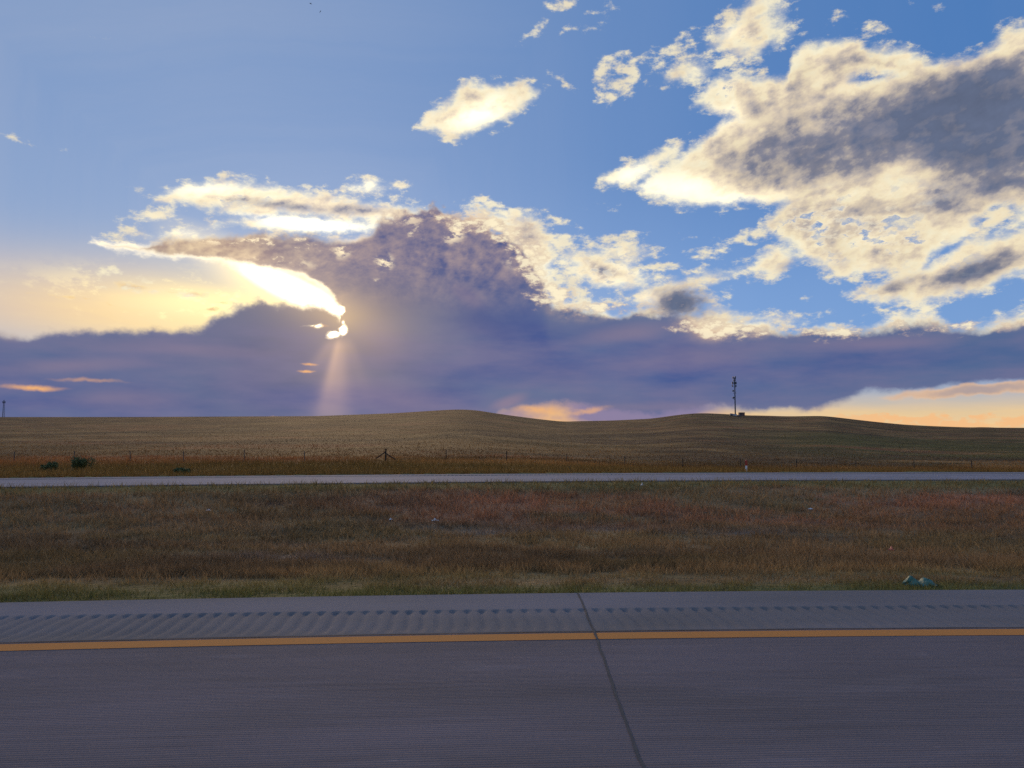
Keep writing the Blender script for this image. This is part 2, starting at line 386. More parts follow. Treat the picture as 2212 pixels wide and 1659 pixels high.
# blend of everything that is not the clear sky: premultiplied over
bluec = colmix(smooth(X, -900.0, 1000.0), s2l(136, 162, 202), s2l(80, 128, 190))
bluec = colmix(smooth(Y, 620.0, 220.0) * 0.75, bluec, colmix(smooth(X, -700.0, 500.0), s2l(152, 172, 202), s2l(128, 164, 216)))
cir = vclamp(noise(comb(A1 * 0.22, A2 * 0.7, 500.0), 1 / 110.0, 6, 0.6) * 2.6 - 0.9)
bluec = colmix(cir * smooth(X, 300.0, -700.0) * 0.30 + cir * 0.05, bluec, s2l(178, 186, 205))
clear_a = V._m('ADD', 0.80, 0.0)
c = bluec; a = clear_a
def over(c, a, c2, a2):
    c = colmix(a2, c, c2)
    a = a + a2 - a * a2
    return c, a
c, a = over(c, a, colmix(vclamp(streak * .7 + smooth(Y, 90.0, 30.0) * .4), s2l(206, 192, 166), s2l(246, 206, 148)), vclamp(horizon * 1.3) * smooth(X, 250.0, 450.0))
c, a = over(c, a, colmix(vclamp(nC * 4.0 + nA * 1.2 + smooth(Y, 52.0, 32.0) * .7 + .05), s2l(140, 128, 160), s2l(252, 196, 124)), vclamp(smooth(Y, 130.0, 70.0) * smooth(vabs(X - 130.0), 420.0, 200.0) * 1.2))
c, a = over(c, a, colmix(vclamp(near2 * 1.9 - .25), colmix(streak, s2l(240, 200, 158), s2l(222, 200, 176)), (1.15, .92, .46)), vclamp(glowL * (streak * 0.3 + 1.0)))
c, a = over(c, a, (1.5, 1.2, .62), vclamp(vpow(hot, .38) * 1.15 - .12))
c, a = over(c, a, (2.2, 2.05, 1.6), vclamp(hot * 2.4 - .55 + nB * .5))
spark = smooth(nB * 1.0 + nC * 1.2, 0.0, 0.22) * vexp((X - tx + 300.0) * (X - tx + 300.0) / -42000.0 + (Y - ty - 28.0) * (Y - ty - 28.0) / -1500.0)
c, a = over(c, a, (1.35, 1.12, .58), vclamp(spark * 1.1 + vexp((X - tx + 250.0) * (X - tx + 250.0) / -26000.0 + (Y - ty - 20.0) * (Y - ty - 20.0) / -900.0) * .7))
dusk = union([(285, 618, 40, 9, -2), (365, 628, 24, 4, 0), (425, 638, 30, 7, -6), (455, 672, 34, 6, 8), (470, 655, 20, 4, 0), (210, 650, 80, 3, -6)], 4.0) + nB * 30.0 + nA * 10.0
c, a = over(c, a, colmix(smooth(dusk, 2.0, 9.0), s2l(250, 214, 150), s2l(206, 160, 124)), smooth(dusk, -1.0, 6.0) * 0.75)
c, a = over(c, a, colBr, aBr * smooth(near1, 0.55, 0.3))
lowpuff = smooth(noise(comb(X, Y * 2.0, 300.0), 1 / 40.0, 6, 0.6) - 0.5 + smooth(vabs(Y - 34.0), 26.0, 4.0) * 0.25, 0.12, 0.24) * smooth(X, 560.0, 760.0) * smooth(Y, 70.0, 50.0)
c, a = over(c, a, s2l(248, 186, 128), lowpuff * 0.7)
c, a = over(c, a, colCl, aCl)
c, a = over(c, a, bankc, aBank)
fp = union([(1085, 498, 70, 30, -30), (1148, 560, 34, 60, 0), (1190, 640, 50, 24, 0), (1000, 478, 60, 16, -8), (1560, 712, 100, 24, 0), (1310, 666, 90, 14, 0), (1800, 716, 160, 12, 3), (2080, 704, 130, 12, 3)], 5.0, cap=9.0) + nB * 70.0 + nA * 24.0 + 1.0
c, a = over(c, a, colmix(smooth(fp, 2.0, 16.0), s2l(205, 178, 160), (1.0, .88, .62)), smooth(fp, -2.0, 14.0) * 0.85)
shelf = union([(2110, 842, 190, 15, 5), (1990, 856, 90, 5, 3)], 6.0) + nA * 14.0
c, a = over(c, a, colmix(vclamp(smooth(shelf, 0.0, 10.0) * .6 + nF), s2l(236, 192, 150), s2l(158, 146, 152)), smooth(shelf, -2.0, 5.0) * 0.9)
c, a = over(c, a, s2l(240, 180, 122), blobs([(1160, 886, 70, 14, 0, .8), (1275, 884, 60, 8, 8, .6), (600, 900, 60, 4, 0, .8)], src=Pw) * vclamp(nB * 3.0 + 0.8))
c, a = over(c, a, (3.0, 2.7, 2.0), smooth(slit, 0.0, 3.0))
# light shafts under the sun, bloom in the haze around it
rx = X - tx + (ty - Y) * 0.10
wdt = vmax((ty - Y) * 0.135 + 9.0, 6.0)
shaft = vexp(rx * rx / (wdt * wdt) * -1.0) * smooth(Y, ty - 30.0, ty - 60.0) * smooth(Y, ty - 330.0, ty - 60.0)
rx2 = X - tx + (ty - Y) * 0.55
shaft2 = vexp(rx2 * rx2 / (wdt * wdt) * -1.6) * smooth(Y, ty - 30.0, ty - 60.0) * smooth(Y, ty - 150.0, ty - 60.0)
rx3 = X - tx - (ty - Y) * 0.30
shaft3 = vexp(rx3 * rx3 / (wdt * wdt) * -2.2) * smooth(Y, ty - 30.0, ty - 60.0) * smooth(Y, ty - 200.0, ty - 60.0)
rx4 = X - tx + (ty - Y) * 0.22
shaft4 = vexp(rx4 * rx4 / (wdt * wdt) * -6.0) * smooth(Y, ty - 30.0, ty - 60.0) * smooth(Y, ty - 260.0, ty - 60.0)
add = vscale((.62, .36, .14), shaft * 0.42 + shaft2 * 0.18 + shaft3 * 0.10 + shaft4 * 0.22)
gx = X - tx + 90.0; gy = Y - ty - 55.0 + gx * 0.35
add = vadd(add, vscale((.70, .46, .20), vexp(gx * gx / -26000.0 + gy * gy / -2600.0) * 0.34))
add = vadd(add, vscale((.62, .42, .20), vexp(rs / -50.0) * 0.26 + near1 * 0.12))
c = vadd(c, add)
belowh = smooth(Y, -15.0, 0.0)
bgC = G.tree.nodes.new('ShaderNodeBackground'); bgC.inputs['Strength'].default_value = 1.0
G.tree.links.new(c, bgC.inputs['Color'])
# clouds live in front of the viewer's half of the sky; unseen warm cover overhead and behind is added to lift the ground light
front = smooth(dy, -0.25, 0.15)
hi = V._m('SUBTRACT', 1.0, front * smooth(Y, 1300.0, 980.0))
fillhi = smooth(noise(nrm.outputs[0], 2.2, 5, 0.6), 0.26, 0.52)
c = colmix(hi, c, colmix(smooth(noise(nrm.outputs[0], 3.1, 5, 0.6), .4, .6), (.58, .46, .36), (.86, .68, .50)))
fac = vclamp(a) * (1.0 - hi) + hi * fillhi * 0.9
mx = G.tree.nodes.new('ShaderNodeMixShader')
G.tree.links.new(fac.s, mx.inputs[0])
G.tree.links.new(bgS.outputs[0], mx.inputs[1]); G.tree.links.new(bgC.outputs[0], mx.inputs[2])
wo = G.tree.nodes.new('ShaderNodeOutputWorld')
G.tree.links.new(mx.outputs[0], wo.inputs['Surface'])
# ---------------------------------------------------------------- terrain functions
rng = np.random.default_rng(7)
random.seed(7)

_perm = rng.random((256, 256)).astype(np.float64)
def vnoise(x, y, seed=0):
    x = np.asarray(x, float) + seed * 17.31; y = np.asarray(y, float) + seed * 9.77
    xi = np.floor(x).astype(int); yi = np.floor(y).astype(int)
    fx = x - xi; fy = y - yi
    fx = fx * fx * (3 - 2 * fx); fy = fy * fy * (3 - 2 * fy)
    a = _perm[xi & 255, yi & 255]; b = _perm[(xi + 1) & 255, yi & 255]
    c = _perm[xi & 255, (yi + 1) & 255]; d = _perm[(xi + 1) & 255, (yi + 1) & 255]
    return (a * (1 - fx) + b * fx) * (1 - fy) + (c * (1 - fx) + d * fx) * fy
def fbm(x, y, oct=5, seed=0, rough=0.55):
    s = 0; w = 1; t = 0
    for k in range(oct):
        s = s + w * vnoise(x * 2 ** k, y * 2 ** k, seed + k * 3); t += w; w *= rough
    return s / t
def sstep(x, a, b):
    t = np.clip((np.asarray(x, float) - a) / (b - a), 0, 1)
    return t * t * (3 - 2 * t)

def hit_plane(px, py, z=0.0):
    d = ray(px, py); k = (z - EYE) / d[2]
    return d[0] * k, d[1] * k
def line_fn(pts, z=0.0):
    """smooth world line y(x) through points of the photograph, straight beyond its ends"""
    q = np.array([hit_plane(px, py, z) for px, py in pts])
    co = np.polyfit(q[:, 0], q[:, 1], 2)
    xa, xb = q[0, 0], q[-1, 0]
    def f(x):
        x = np.asarray(x, float)
        xc = np.clip(x, xa, xb)
        y = np.polyval(co, xc)
        sl = 2 * co[0] * xc + co[1]
        over = x - xc
        lim = 0.5 * (xb - xa)
        return y + sl * over + co[0] * np.sign(over) * 0 + 0 * lim
    return f

Z_FAR = -0.13
L_YEL = line_fn([(0, 1399.5), (553, 1387.5), (1106, 1376), (1659, 1370.5), (2212, 1365.5)])
L_GRS = line_fn([(0, 1302), (553, 1290.5), (1106, 1282), (1659, 1277.5), (2212, 1273.5)])
L_RUM = line_fn([(0, 1330), (553, 1322.5), (1106, 1315.5), (1659, 1310), (2212, 1306)])
L_F1 = line_fn([(0, 1051.5), (553, 1045.5), (1106, 1039.5), (1659, 1037), (2212, 1035.5)])
L_F2 = line_fn([(0, 1032.6), (405, 1029.3), (811, 1025.3), (1106, 1023.3), (1659, 1020.5), (2212, 1019.9)], Z_FAR)

SKY_X = [-900, 0, 300, 549, 683, 849, 943, 975, 999, 1033, 1066, 1116, 1166, 1216, 1253, 1321, 1406, 1456, 1491, 1521, 1576, 1606, 1656, 1700, 1776, 1806, 1856, 1906, 1956, 2025, 2093, 2113, 2125, 2137, 2212, 3100]
SKY_Y = [905, 901, 900.8, 899.6, 899, 892.8, 886.8, 885, 884.5, 886.7, 892.4, 899.4, 905.7, 911, 909.8, 908.5, 904.5, 897.5, 893.5, 892.5, 895, 897.3, 898, 899.5, 898.5, 901.5, 907.5, 913, 917.6, 921, 923.4, 923.2, 922, 923.7, 924.2, 930]
FEN_X = [-900, 0, 530, 834, 964, 1094, 1223, 1348, 1473, 1597, 1718, 1845, 2212, 3100]
FEN_Y = [1002, 1000, 998, 998, 997, 998.5, 1002.7, 1008.5, 1013, 1016, 1017, 1018, 1019, 1022]
def smooth_interp(px, xs, ys, w):
    r = 0
    for k in (-2, -1, 0, 1, 2):
        r = r + np.interp(px + k * w / 2, xs, ys)
    return r / 5
Y_FENCE = 66.0
RIDGE = 900.0
def Hgt(x, y):
    """height of the ground"""
    x = np.asarray(x, float); y = np.asarray(y, float)
    ys = np.maximum(y, 1e-3)
    px = 1106 + CAM_F * x / np.maximum(y, 45.0)
    # plain beyond the far carriageway
    eF = (950 - smooth_interp(px, FEN_X, FEN_Y, 50)) / CAM_F
    eR = (950 - smooth_interp(px, SKY_X, SKY_Y, 14)) / CAM_F
    s = np.clip(np.log(np.maximum(y, Y_FENCE) / Y_FENCE) / math.log(RIDGE / Y_FENCE), 0, 1)
    S_ = s ** 0.92
    und = (fbm(px / 260.0, s * 7.0, 3, 5) - 0.5) * 0.0035 * np.sin(np.pi * s) ** 1.0
    e = eF + (eR - eF) * S_ + und
    zfar = EYE + e * np.maximum(y, Y_FENCE)
    zR = EYE + eR * RIDGE
    zfar = np.where(y > RIDGE, zR - (y - RIDGE) * 0.02, zfar)
    zf66 = EYE + eF * Y_FENCE
    f1, f2 = L_F1(x), L_F2(x)
    g1 = L_GRS(x)
    t = np.clip((y - f2) / (Y_FENCE - f2), 0, 1)
    zverge = (Z_FAR - 0.10) * (1 - t) + zf66 * t + (fbm(x / 5, y / 5, 3, 9) - 0.5) * 0.10 * np.sin(np.pi * t)
    tm = np.clip((y - g1) / (f1 - g1), 0, 1)
    zmed = -0.03 - 0.36 * np.sin(np.pi * tm ** 0.85) ** 1.3 + (fbm(x / 2.2, y / 2.2, 4, 3) - 0.5) * 0.10 * np.sin(np.pi * tm)
    z = np.where(y >= Y_FENCE, zfar, np.where(y >= f2, zverge, zmed))
    under_near = sstep(g1 - y, 0.0, 0.35)
    z = z - under_near * 0.25
    uf = sstep(y - f1, 0.0, 0.6) * sstep(f2 - y, 0.0, 0.6)
    z = z - uf * 0.35 - np.where((y > f1) & (y < f2), 0.06, 0)
    # the knoll on the side the camera does not see rises a little too
    return z

def ground_hit(px, py, y0=6.5, y1=1400.0):
    d = ray(px, py)
    yy = np.exp(np.linspace(math.log(y0), math.log(y1), 4000))
    xx = d[0] / d[1] * yy; zz = EYE + d[2] / d[1] * yy
    below = zz <= Hgt(xx, yy)
    i = int(np.argmax(below)) if below.any() else len(yy) - 1
    return float(xx[i]), float(yy[i]), float(Hgt(xx[i], yy[i]))

# ---------------------------------------------------------------- colour of the ground cover (real albedo)
STRAW = np.array([.46, .30, .145]); OLIVE = np.array([.165, .140, .055]); GREEN = np.array([.095, .120, .036])
RUST = np.array([.38, .170, .10]); BROWN = np.array([.275, .185, .100]); DIRT = np.array([.27, .22, .20]); DARK = np.array([.125, .092, .058])
def lerp(a, b, t):
    t = np.asarray(t)[..., None]
    return a * (1 - t) + b * t
def cover(x, y):
    x = np.asarray(x, float); y = np.asarray(y, float)
    g1, f1, f2 = L_GRS(x), L_F1(x), L_F2(x)
    n1 = fbm(x / 3.0, y / 2.2, 4, 11); n2 = fbm(x / 0.8, y / 0.8, 4, 21); n3 = fbm(x / 9.0, y / 3.5, 3, 31)
    # median
    c = lerp(np.broadcast_to(BROWN, x.shape + (3,)), DARK, sstep(n1, .40, .68) * .8)
    c = lerp(c, RUST, sstep(y, 13.5, 16.0) * sstep(n3, .38, .58) * (0.22 + .68 * sstep(x, -5.0, 1.5)))
    c = lerp(c, RUST * 1.25, sstep(y, 15.5, 17.0) * (1 - sstep(y, 19.5, 20.5)) * sstep(x, -2., 1.) * sstep(n1, .44, .58) * .6)
    c = lerp(c, OLIVE * 1.35, sstep(fbm(x / 2.5, y / 1.2, 4, 17), .46, .60) * .28)
    dirt = sstep(n1 + n3, .98, 1.2) * sstep(y, 9.5, 10.5) * (1 - sstep(y, 13.5, 15.0)) * (1 - sstep(np.abs(x - 0.3), 3.0, 5.5))
    c = lerp(c, DIRT, dirt * .8)
    # strip by the near shoulder
    w = y - g1
    c = lerp(c, OLIVE * 1.45, 1 - sstep(w + (n1 - .5) * 1.2, 1.7, 2.5))
    c = lerp(c, STRAW * .85, np.exp(-((w - 2.1 + (n1 - .5)) / .35) ** 2) * (.25 + .55 * sstep(n1, .35, .65)))
    c = lerp(c, GREEN * 1.2, (1 - sstep(w + (n2 - .5) * .5, .35, 1.1)) * .75)
    c = lerp(c, BROWN, np.exp(-((w - 1.1) / .45) ** 2) * sstep(n3, .45, .6) * .8)
    # strip by the far carriageway
    w2 = f1 - y
    c = lerp(c, OLIVE * 1.2, (1 - sstep(w2 + (n3 - .5) * 2.5, 1.2, 2.6)) * .95)
    # beyond the far carriageway
    far = y > f2 - .01
    m1 = fbm(x / 22.0, y / 22.0, 4, 41); m2 = fbm(x / 90.0, y / 70.0, 4, 51); m3 = fbm(x / 6.0, y / 6.0, 3, 61)
    px = 1106 + CAM_F * x / np.maximum(y, 1)
    k = lerp(np.broadcast_to(np.array([.235, .145, .066]), x.shape + (3,)), np.array([.150, .115, .048]), sstep(m2 + (px - 1300) / 5200., .42, .58) * .8)
    k = lerp(k, STRAW * .9, sstep(m1, .50, .60) * .55)
    k = lerp(k, RUST * 1.1, sstep(fbm(x / 45., y / 25., 4, 71), .50, .58) * .6)
    k = lerp(k, DARK * 1.1, sstep(fbm(x / 40., y / 35., 5, 81), .49, .58) * .8)
    k = lerp(k, STRAW * .95, sstep(fbm(x / 30., y / 26., 5, 87), .55, .62) * .7)
    k = lerp(k, STRAW * 1.05, sstep(m3, .62, .8) * .5)
    green = sstep(px, 1500, 1800) * sstep(y, 110, 160) * (1 - sstep(y, 330, 480))
    k = lerp(k, GREEN * 1.1, green * sstep(m1 + m2, .75, 1.05) * .8)
    # tall grass in the ditch by the fence
    v = (y - f2) / (Y_FENCE - f2)
    k = lerp(k, OLIVE * 1.15, (1 - sstep(v, .45, .9)) * .75 * (y < Y_FENCE))
    k = lerp(k, STRAW * .8, np.exp(-((v - .95) / .12) ** 2) * .35 * (y < 90))
    k = k * np.array([1.08, .92, .68]) * (.72 - .12 * sstep(y, 70, 110))[..., None]
    c = np.where(far[..., None], k, c)
    c = c * (0.80 + 0.4 * n2)[..., None] * np.array([1.07, 1.0, .90])
    return np.clip(c, 0.01, 1)

# ---------------------------------------------------------------- mesh helpers
def tag(o, label=None, cat=None, group=None, kind=None):
    if label: o['label'] = label
    if cat: o['category'] = cat
    if group: o['group'] = group
    if kind: o['kind'] = kind
    return o
def empty(name, loc, rz=0.0):
    o = bpy.data.objects.new(name, None); C.objects.link(o); o.location = loc; o.rotation_euler = (0, 0, rz)
    o.empty_display_size = 0.2
    return o
def mesh_np(name, verts, faces, mat=None, parent=None, smooth_=False, col=None, uv=None):
    """faces: (n,3) or (n,4) array"""
    verts = np.asarray(verts, np.float32); faces = np.asarray(faces, np.int32)
    me = bpy.data.meshes.new(name)
    me.vertices.add(len(verts)); me.vertices.foreach_set('co', verts.ravel())
    n, k = faces.shape
    me.loops.add(n * k); me.loops.foreach_set('vertex_index', faces.ravel())
    me.polygons.add(n)
    me.polygons.foreach_set('loop_start', np.arange(0, n * k, k, dtype=np.int32))
    me.polygons.foreach_set('loop_total', np.full(n, k, np.int32))
    if smooth_: me.polygons.foreach_set('use_smooth', np.ones(n, bool))
    me.update(calc_edges=True)
    if col is not None:
        a = me.attributes.new('tint', 'FLOAT_COLOR', 'POINT')
        cc = np.ones((len(verts), 4), np.float32); cc[:, :3] = col
        a.data.foreach_set('color', cc.ravel())
    if uv is not None:
        l = me.uv_layers.new(name='UVMap')
        l.data.foreach_set('uv', np.asarray(uv, np.float32)[faces.ravel()].ravel())
    if mat: me.materials.append(mat)
    o = bpy.data.objects.new(name, me); C.objects.link(o)
    if parent: o.parent = parent
    return o
def grid_faces(nr, nc):
    i = np.arange(nr - 1)[:, None] * nc + np.arange(nc - 1)[None, :]
    i = i.ravel()
    return np.stack([i, i + 1, i + nc + 1, i + nc], 1)
def new_mat(name):
    m = bpy.data.materials.new(name); m.use_nodes = True
    G.tree = m.node_tree; G.tree.nodes.clear()
    out = G.tree.nodes.new('ShaderNodeOutputMaterial')
    b = G.tree.nodes.new('ShaderNodeBsdfPrincipled')
    G.tree.links.new(b.outputs[0], out.inputs[0])
    return m, b, out
def setc(b, c, rough=0.8, spec=0.3, metal=0.0):
    if isinstance(c, tuple): b.inputs['Base Color'].default_value = (*c[:3], 1)
    else: G.tree.links.new(c, b.inputs['Base Color'])
    if isinstance(rough, V): G.tree.links.new(rough.s, b.inputs['Roughness'])
    else: b.inputs['Roughness'].default_value = rough
    b.inputs['Specular IOR Level'].default_value = spec
    b.inputs['Metallic'].default_value = metal
def bump(b, h, strength=0.3, dist=0.02):
    n = G.tree.nodes.new('ShaderNodeBump'); n.inputs['Strength'].default_value = strength
    n.inputs['Distance'].default_value = dist
    G.tree.links.new(h.s, n.inputs['Height']); G.tree.links.new(n.outputs[0], b.inputs['Normal'])
def objco():
    n = G.tree.nodes.new('ShaderNodeTexCoord'); return n.outputs['Object']
def uvco():
    n = G.tree.nodes.new('ShaderNodeTexCoord'); return n.outputs['UV']
def attr(name):
    n = G.tree.nodes.new('ShaderNodeAttribute'); n.attribute_name = name; return n.outputs['Color']

# ---------------------------------------------------------------- materials of the ground
m_ground, b, _ = new_mat('prairie_ground')
co = objco()
n1 = noise(co, 0.9, 8, 0.68); n2 = noise(co, 0.11, 6, 0.65); n3 = noise(co, 6.0, 4, 0.7)
n4 = noise(co, 0.028, 5, 0.6)
f = (n1 - .5) * 1.3 + (n2 - .5) * 1.3 + (n3 - .5) * 0.7 + (n4 - .5) * 1.9
setc(b, vscale(tovec(attr('tint')), vclamp((f * 1.25 + 1.0) * 0.5) * 2.0 * .85), 0.95, 0.1)
bump(b, n1 * 0.6 + n3 * 0.25 + n2 * 2.0, 0.9, 0.25)

m_grass, b, out = new_mat('grass_blades')
setc(b, tovec(attr('tint')), 0.75, 0.15)
tr = G.tree.nodes.new('ShaderNodeBsdfTranslucent')
G.tree.links.new(attr('tint'), tr.inputs['Color'])
mxs = G.tree.nodes.new('ShaderNodeMixShader'); mxs.inputs[0].default_value = 0.35
G.tree.links.new(b.outputs[0], mxs.inputs[1]); G.tree.links.new(tr.outputs[0], mxs.inputs[2])
G.tree.links.new(mxs.outputs[0], out.inputs[0])

def concrete(name, base, tined):
    m, b, _ = new_mat(name)
    uv = uvco(); u, v, _w = sep(uv)
    big = noise(comb(u * 0.35, v * 1.1, 1.0), 1.0, 5, 0.55) - 0.5
    streak = noise(comb(u * 0.55, v * 30.0, 2.0), 1.0, 5, 0.65) - 0.5
    streak2 = noise(comb(u * 2.5, v * 90.0, 4.0), 1.0, 3, 0.6) - 0.5
    grain = noise(comb(u * 90.0, v * 90.0, 3.0), 1.0, 3, 0.7) - 0.5
    fleck = smooth(noise(comb(u * 8.0, v * 60.0, 6.0), 1.0, 2, 0.5), 0.74, 0.80)
    pit = smooth(noise(comb(u * 14.0, v * 60.0, 8.0), 1.0, 2, 0.5), 0.70, 0.78)
    k = big * 0.85 + grain * 0.30 + 1.0
    if tined:
        tine = vsin(v * (2 * pi / 0.0215) + streak * 1.6)
        groove = smooth(tine, 0.1, 0.95)
        k = k + streak * 0.50 + streak2 * 0.45 - groove * (noise(comb(u * 1.2, v * 3.0, 9.0), 1.0, 3, 0.6) * 0.30) + fleck * 0.8 - pit * 0.15
        # darker band where tyres run, a pale one between
        k = k - smooth(vabs(v + 0.95 + big * .3), 0.45, 0.05) * 0.09 + smooth(noise(comb(u * .8, v * 2.2, 21.0), 1.0, 5, 0.65), .56, .70) * 0.16
    else:
        k = k + streak * 0.12 - pit * 0.15
    tone = colmix(vclamp(big * 1.6 + .5), base, (base[0] * .98, base[1] * .93, base[2] * 1.02))
    setc(b, vscale(tone, k), 0.97, 0.04)
    bump(b, (grain * 0.5 - (groove * 0.9 if tined else pit * .5)), 0.5, 0.004)
    return m
m_lane = concrete('tined_concrete', (.205, .165, .153), True)
m_shoulder = concrete('shoulder_concrete', (.230, .202, .188), False)
m_rumble = concrete('rumble_concrete', (.215, .190, .172), False)
m_farroad = concrete('far_concrete', (.285, .262, .262), False)

m_yellow, b, _ = new_mat('yellow_paint')
uv = uvco(); u, v, _w = sep(uv)
w1 = noise(comb(u * 3.0, v * 40.0, 0.0), 1.0, 6, 0.7)
w2 = noise(comb(u * 40.0, v * 60.0, 5.0), 1.0, 3, 0.6)
setc(b, colmix(smooth(w1 * 0.5 + w2 * 0.5, 0.56, 0.72), (.68, .260, .070), (.34, .17, .08)), 0.95, 0.05)
m_white, b, _ = new_mat('white_paint')
setc(b, (.45, .43, .42), 0.9, 0.1)
m_tar, b, _ = new_mat('joint_filler')
uv = uvco(); u, v, _w = sep(uv)
setc(b, colmix(vclamp(noise(comb(u * 40., v * 8., 0.), 1.0, 5, 0.7) * 1.6 - .3), (.085, .078, .073), (.130, .115, .106)), 0.95, 0.05)

# ---------------------------------------------------------------- ground sheet
ys = np.concatenate([np.linspace(-60, 5.6, 14), np.linspace(5.75, 8.0, 30)[0:], np.linspace(8.12, 35.0, 190),
                     35.0 * np.exp(np.linspace(0.008, math.log(RIDGE * 1.0 / 35.0), 300)), np.array([905, 915, 930, 960, 1000, 1080, 1200, 1400, 1700, 2200, 3200, 5200, 9000])])
us = np.concatenate([-np.exp(np.linspace(math.log(9), math.log(.82), 24)), np.linspace(-.80, .80, 521), np.exp(np.linspace(math.log(.82), math.log(9), 24))])
YY, UU = np.meshgrid(ys, us, indexing='ij')
XX = UU * np.maximum(YY, 9.0)
ZZ = Hgt(XX, YY)
ZZ = np.where(YY < 5.0, -0.30, ZZ)
colr = cover(XX.ravel(), YY.ravel())
g = mesh_np('ground', np.stack([XX, YY, ZZ], -1).reshape(-1, 3), grid_faces(*XX.shape), m_ground, smooth_=True, col=colr)
g['kind'] = 'structure'
g['label'] = 'rolling dry prairie with brown, olive and straw coloured grass'

# ---------------------------------------------------------------- near carriageway
road = empty('road', (0, 0, 0)); road['kind'] = 'structure'
GP = 0.1016                                  # spacing of the rumble grooves
SK = -0.092                                  # they lean with the carriageway
def rum_near(x): return L_YEL(x) + 0.125
def groove_z(x, y):
    a, b_ = rum_near(x), L_RUM(x)
    t = (y - a) / (b_ - a)
    s = x - SK * y
    g_ = (0.5 + 0.5 * np.cos(2 * np.pi * s / GP)) ** 2.0
    wob = 0.7 + 0.6 * vnoise(s / GP * 0.9, s * 0 + 3.3)
    # the far end of each groove is the deepest, with a steep rounded end wall
    prof = sstep(t, 0.03, 0.25) * (0.62 - .12 * sstep(t, .3, .6) + 0.30 * sstep(t, 0.78, 0.94)) * (1 - sstep(t + 0.05 * (1 - g_), 0.955, 1.0))
    return -0.020 * g_ * prof * wob
def strip(name, fa, fb, ts, xs, zf, mat, parent, smooth_=False):
    T, X_ = np.meshgrid(ts, xs, indexing='ij')
    A, B = fa(X_), fb(X_)
    Y_ = A + (B - A) * T
    Z_ = zf(X_, Y_)
    uv_ = np.stack([X_, Y_ - (L_YEL(X_) - L_YEL(0.0))], -1).reshape(-1, 2)
    return mesh_np(name, np.stack([X_, Y_, Z_], -1).reshape(-1, 3), grid_faces(*X_.shape), mat, parent, smooth_, uv=uv_)
xs_wide = np.concatenate([-np.geomspace(200, 7, 26), np.linspace(-6.5, 6.5, 53), np.geomspace(7, 200, 26)])
flat = lambda z: (lambda x, y: np.full_like(x, z))
strip('lane', lambda x: 0 * x - 9.0, rum_near, np.linspace(0, 1, 12), xs_wide, flat(0.0), m_lane, road)
xs_r = np.arange(-16, 16.001, GP / 9)
strip('rumble_strip', rum_near, L_RUM, np.array([0, .03, .08, .15, .25, .4, .5, .6, .7, .8, .88, .92, .94, .955, .97, .985, 1.0]), xs_r, groove_z, m_rumble, road, True)
strip('shoulder', L_RUM, L_GRS, np.linspace(0, 1, 4), xs_wide, flat(0.0), m_shoulder, road)
# the shoulder edge is a low face of concrete seen from the grass side
strip('shoulder_edge', L_GRS, lambda x: L_GRS(x) + 0.004, np.array([0.0, 1.0]), xs_wide, lambda x, y: np.where(y > L_GRS(x) + 0.002, -0.2, 0.0), m_shoulder, road)
strip('edge_line', lambda x: L_YEL(x) - .078, lambda x: L_YEL(x) + .078, np.linspace(0, 1, 3), np.concatenate([-np.geomspace(200, 8, 20), np.arange(-7.9, 7.91, 0.1), np.geomspace(8, 200, 20)]), flat(0.002), m_yellow, road)
strip('shoulder_seam', lambda x: L_YEL(x) + .108 + .004 * np.sin(x * 9) * np.sin(x * 2.3), lambda x: L_YEL(x) + .122 + .003 * np.sin(x * 7 + 1), np.linspace(0, 1, 2), np.arange(-15.9, 15.9, 0.05), flat(0.0035), m_tar, road)
# transverse joint
jp = [(1240, 1270), (1249, 1283), (1262, 1312), (1274, 1340), (1283, 1366), (1296, 1400), (1311, 1440), (1327, 1490), (1345, 1545), (1366, 1600), (1390, 1659), (1440, 1790)]
jw = np.array([hit_plane(*p) for p in jp])[::-1]
yy = np.arange(jw[0, 1], L_GRS(jw[-1, 0]) - 0.01, 0.012)
xx = np.interp(yy, jw[:, 1], jw[:, 0])
sx = fbm(yy * 6, yy * 0, 4, 91) - .5
xx = xx + sx * 0.010
wd = 0.0065 + 0.003 * (fbm(yy * 14, yy * 0 + 5, 3, 93) - .5) * 2
cols = np.linspace(-1, 1, 5)
JX = xx[:, None] + wd[:, None] * cols[None, :]; JY = np.repeat(yy[:, None], 5, 1)
in_r = (JY > rum_near(JX)) & (JY < L_RUM(JX))
on_l = (JY > L_YEL(JX) - .085) & (JY < L_YEL(JX) + .13)
JZ = np.where(in_r, groove_z(JX, JY) + 0.004, np.where(on_l, 0.005, 0.0025))
mesh_np('expansion_joint', np.stack([JX, JY, JZ], -1).reshape(-1, 3), grid_faces(*JX.shape), m_tar, road, uv=np.stack([JX, JY], -1).reshape(-1, 2))

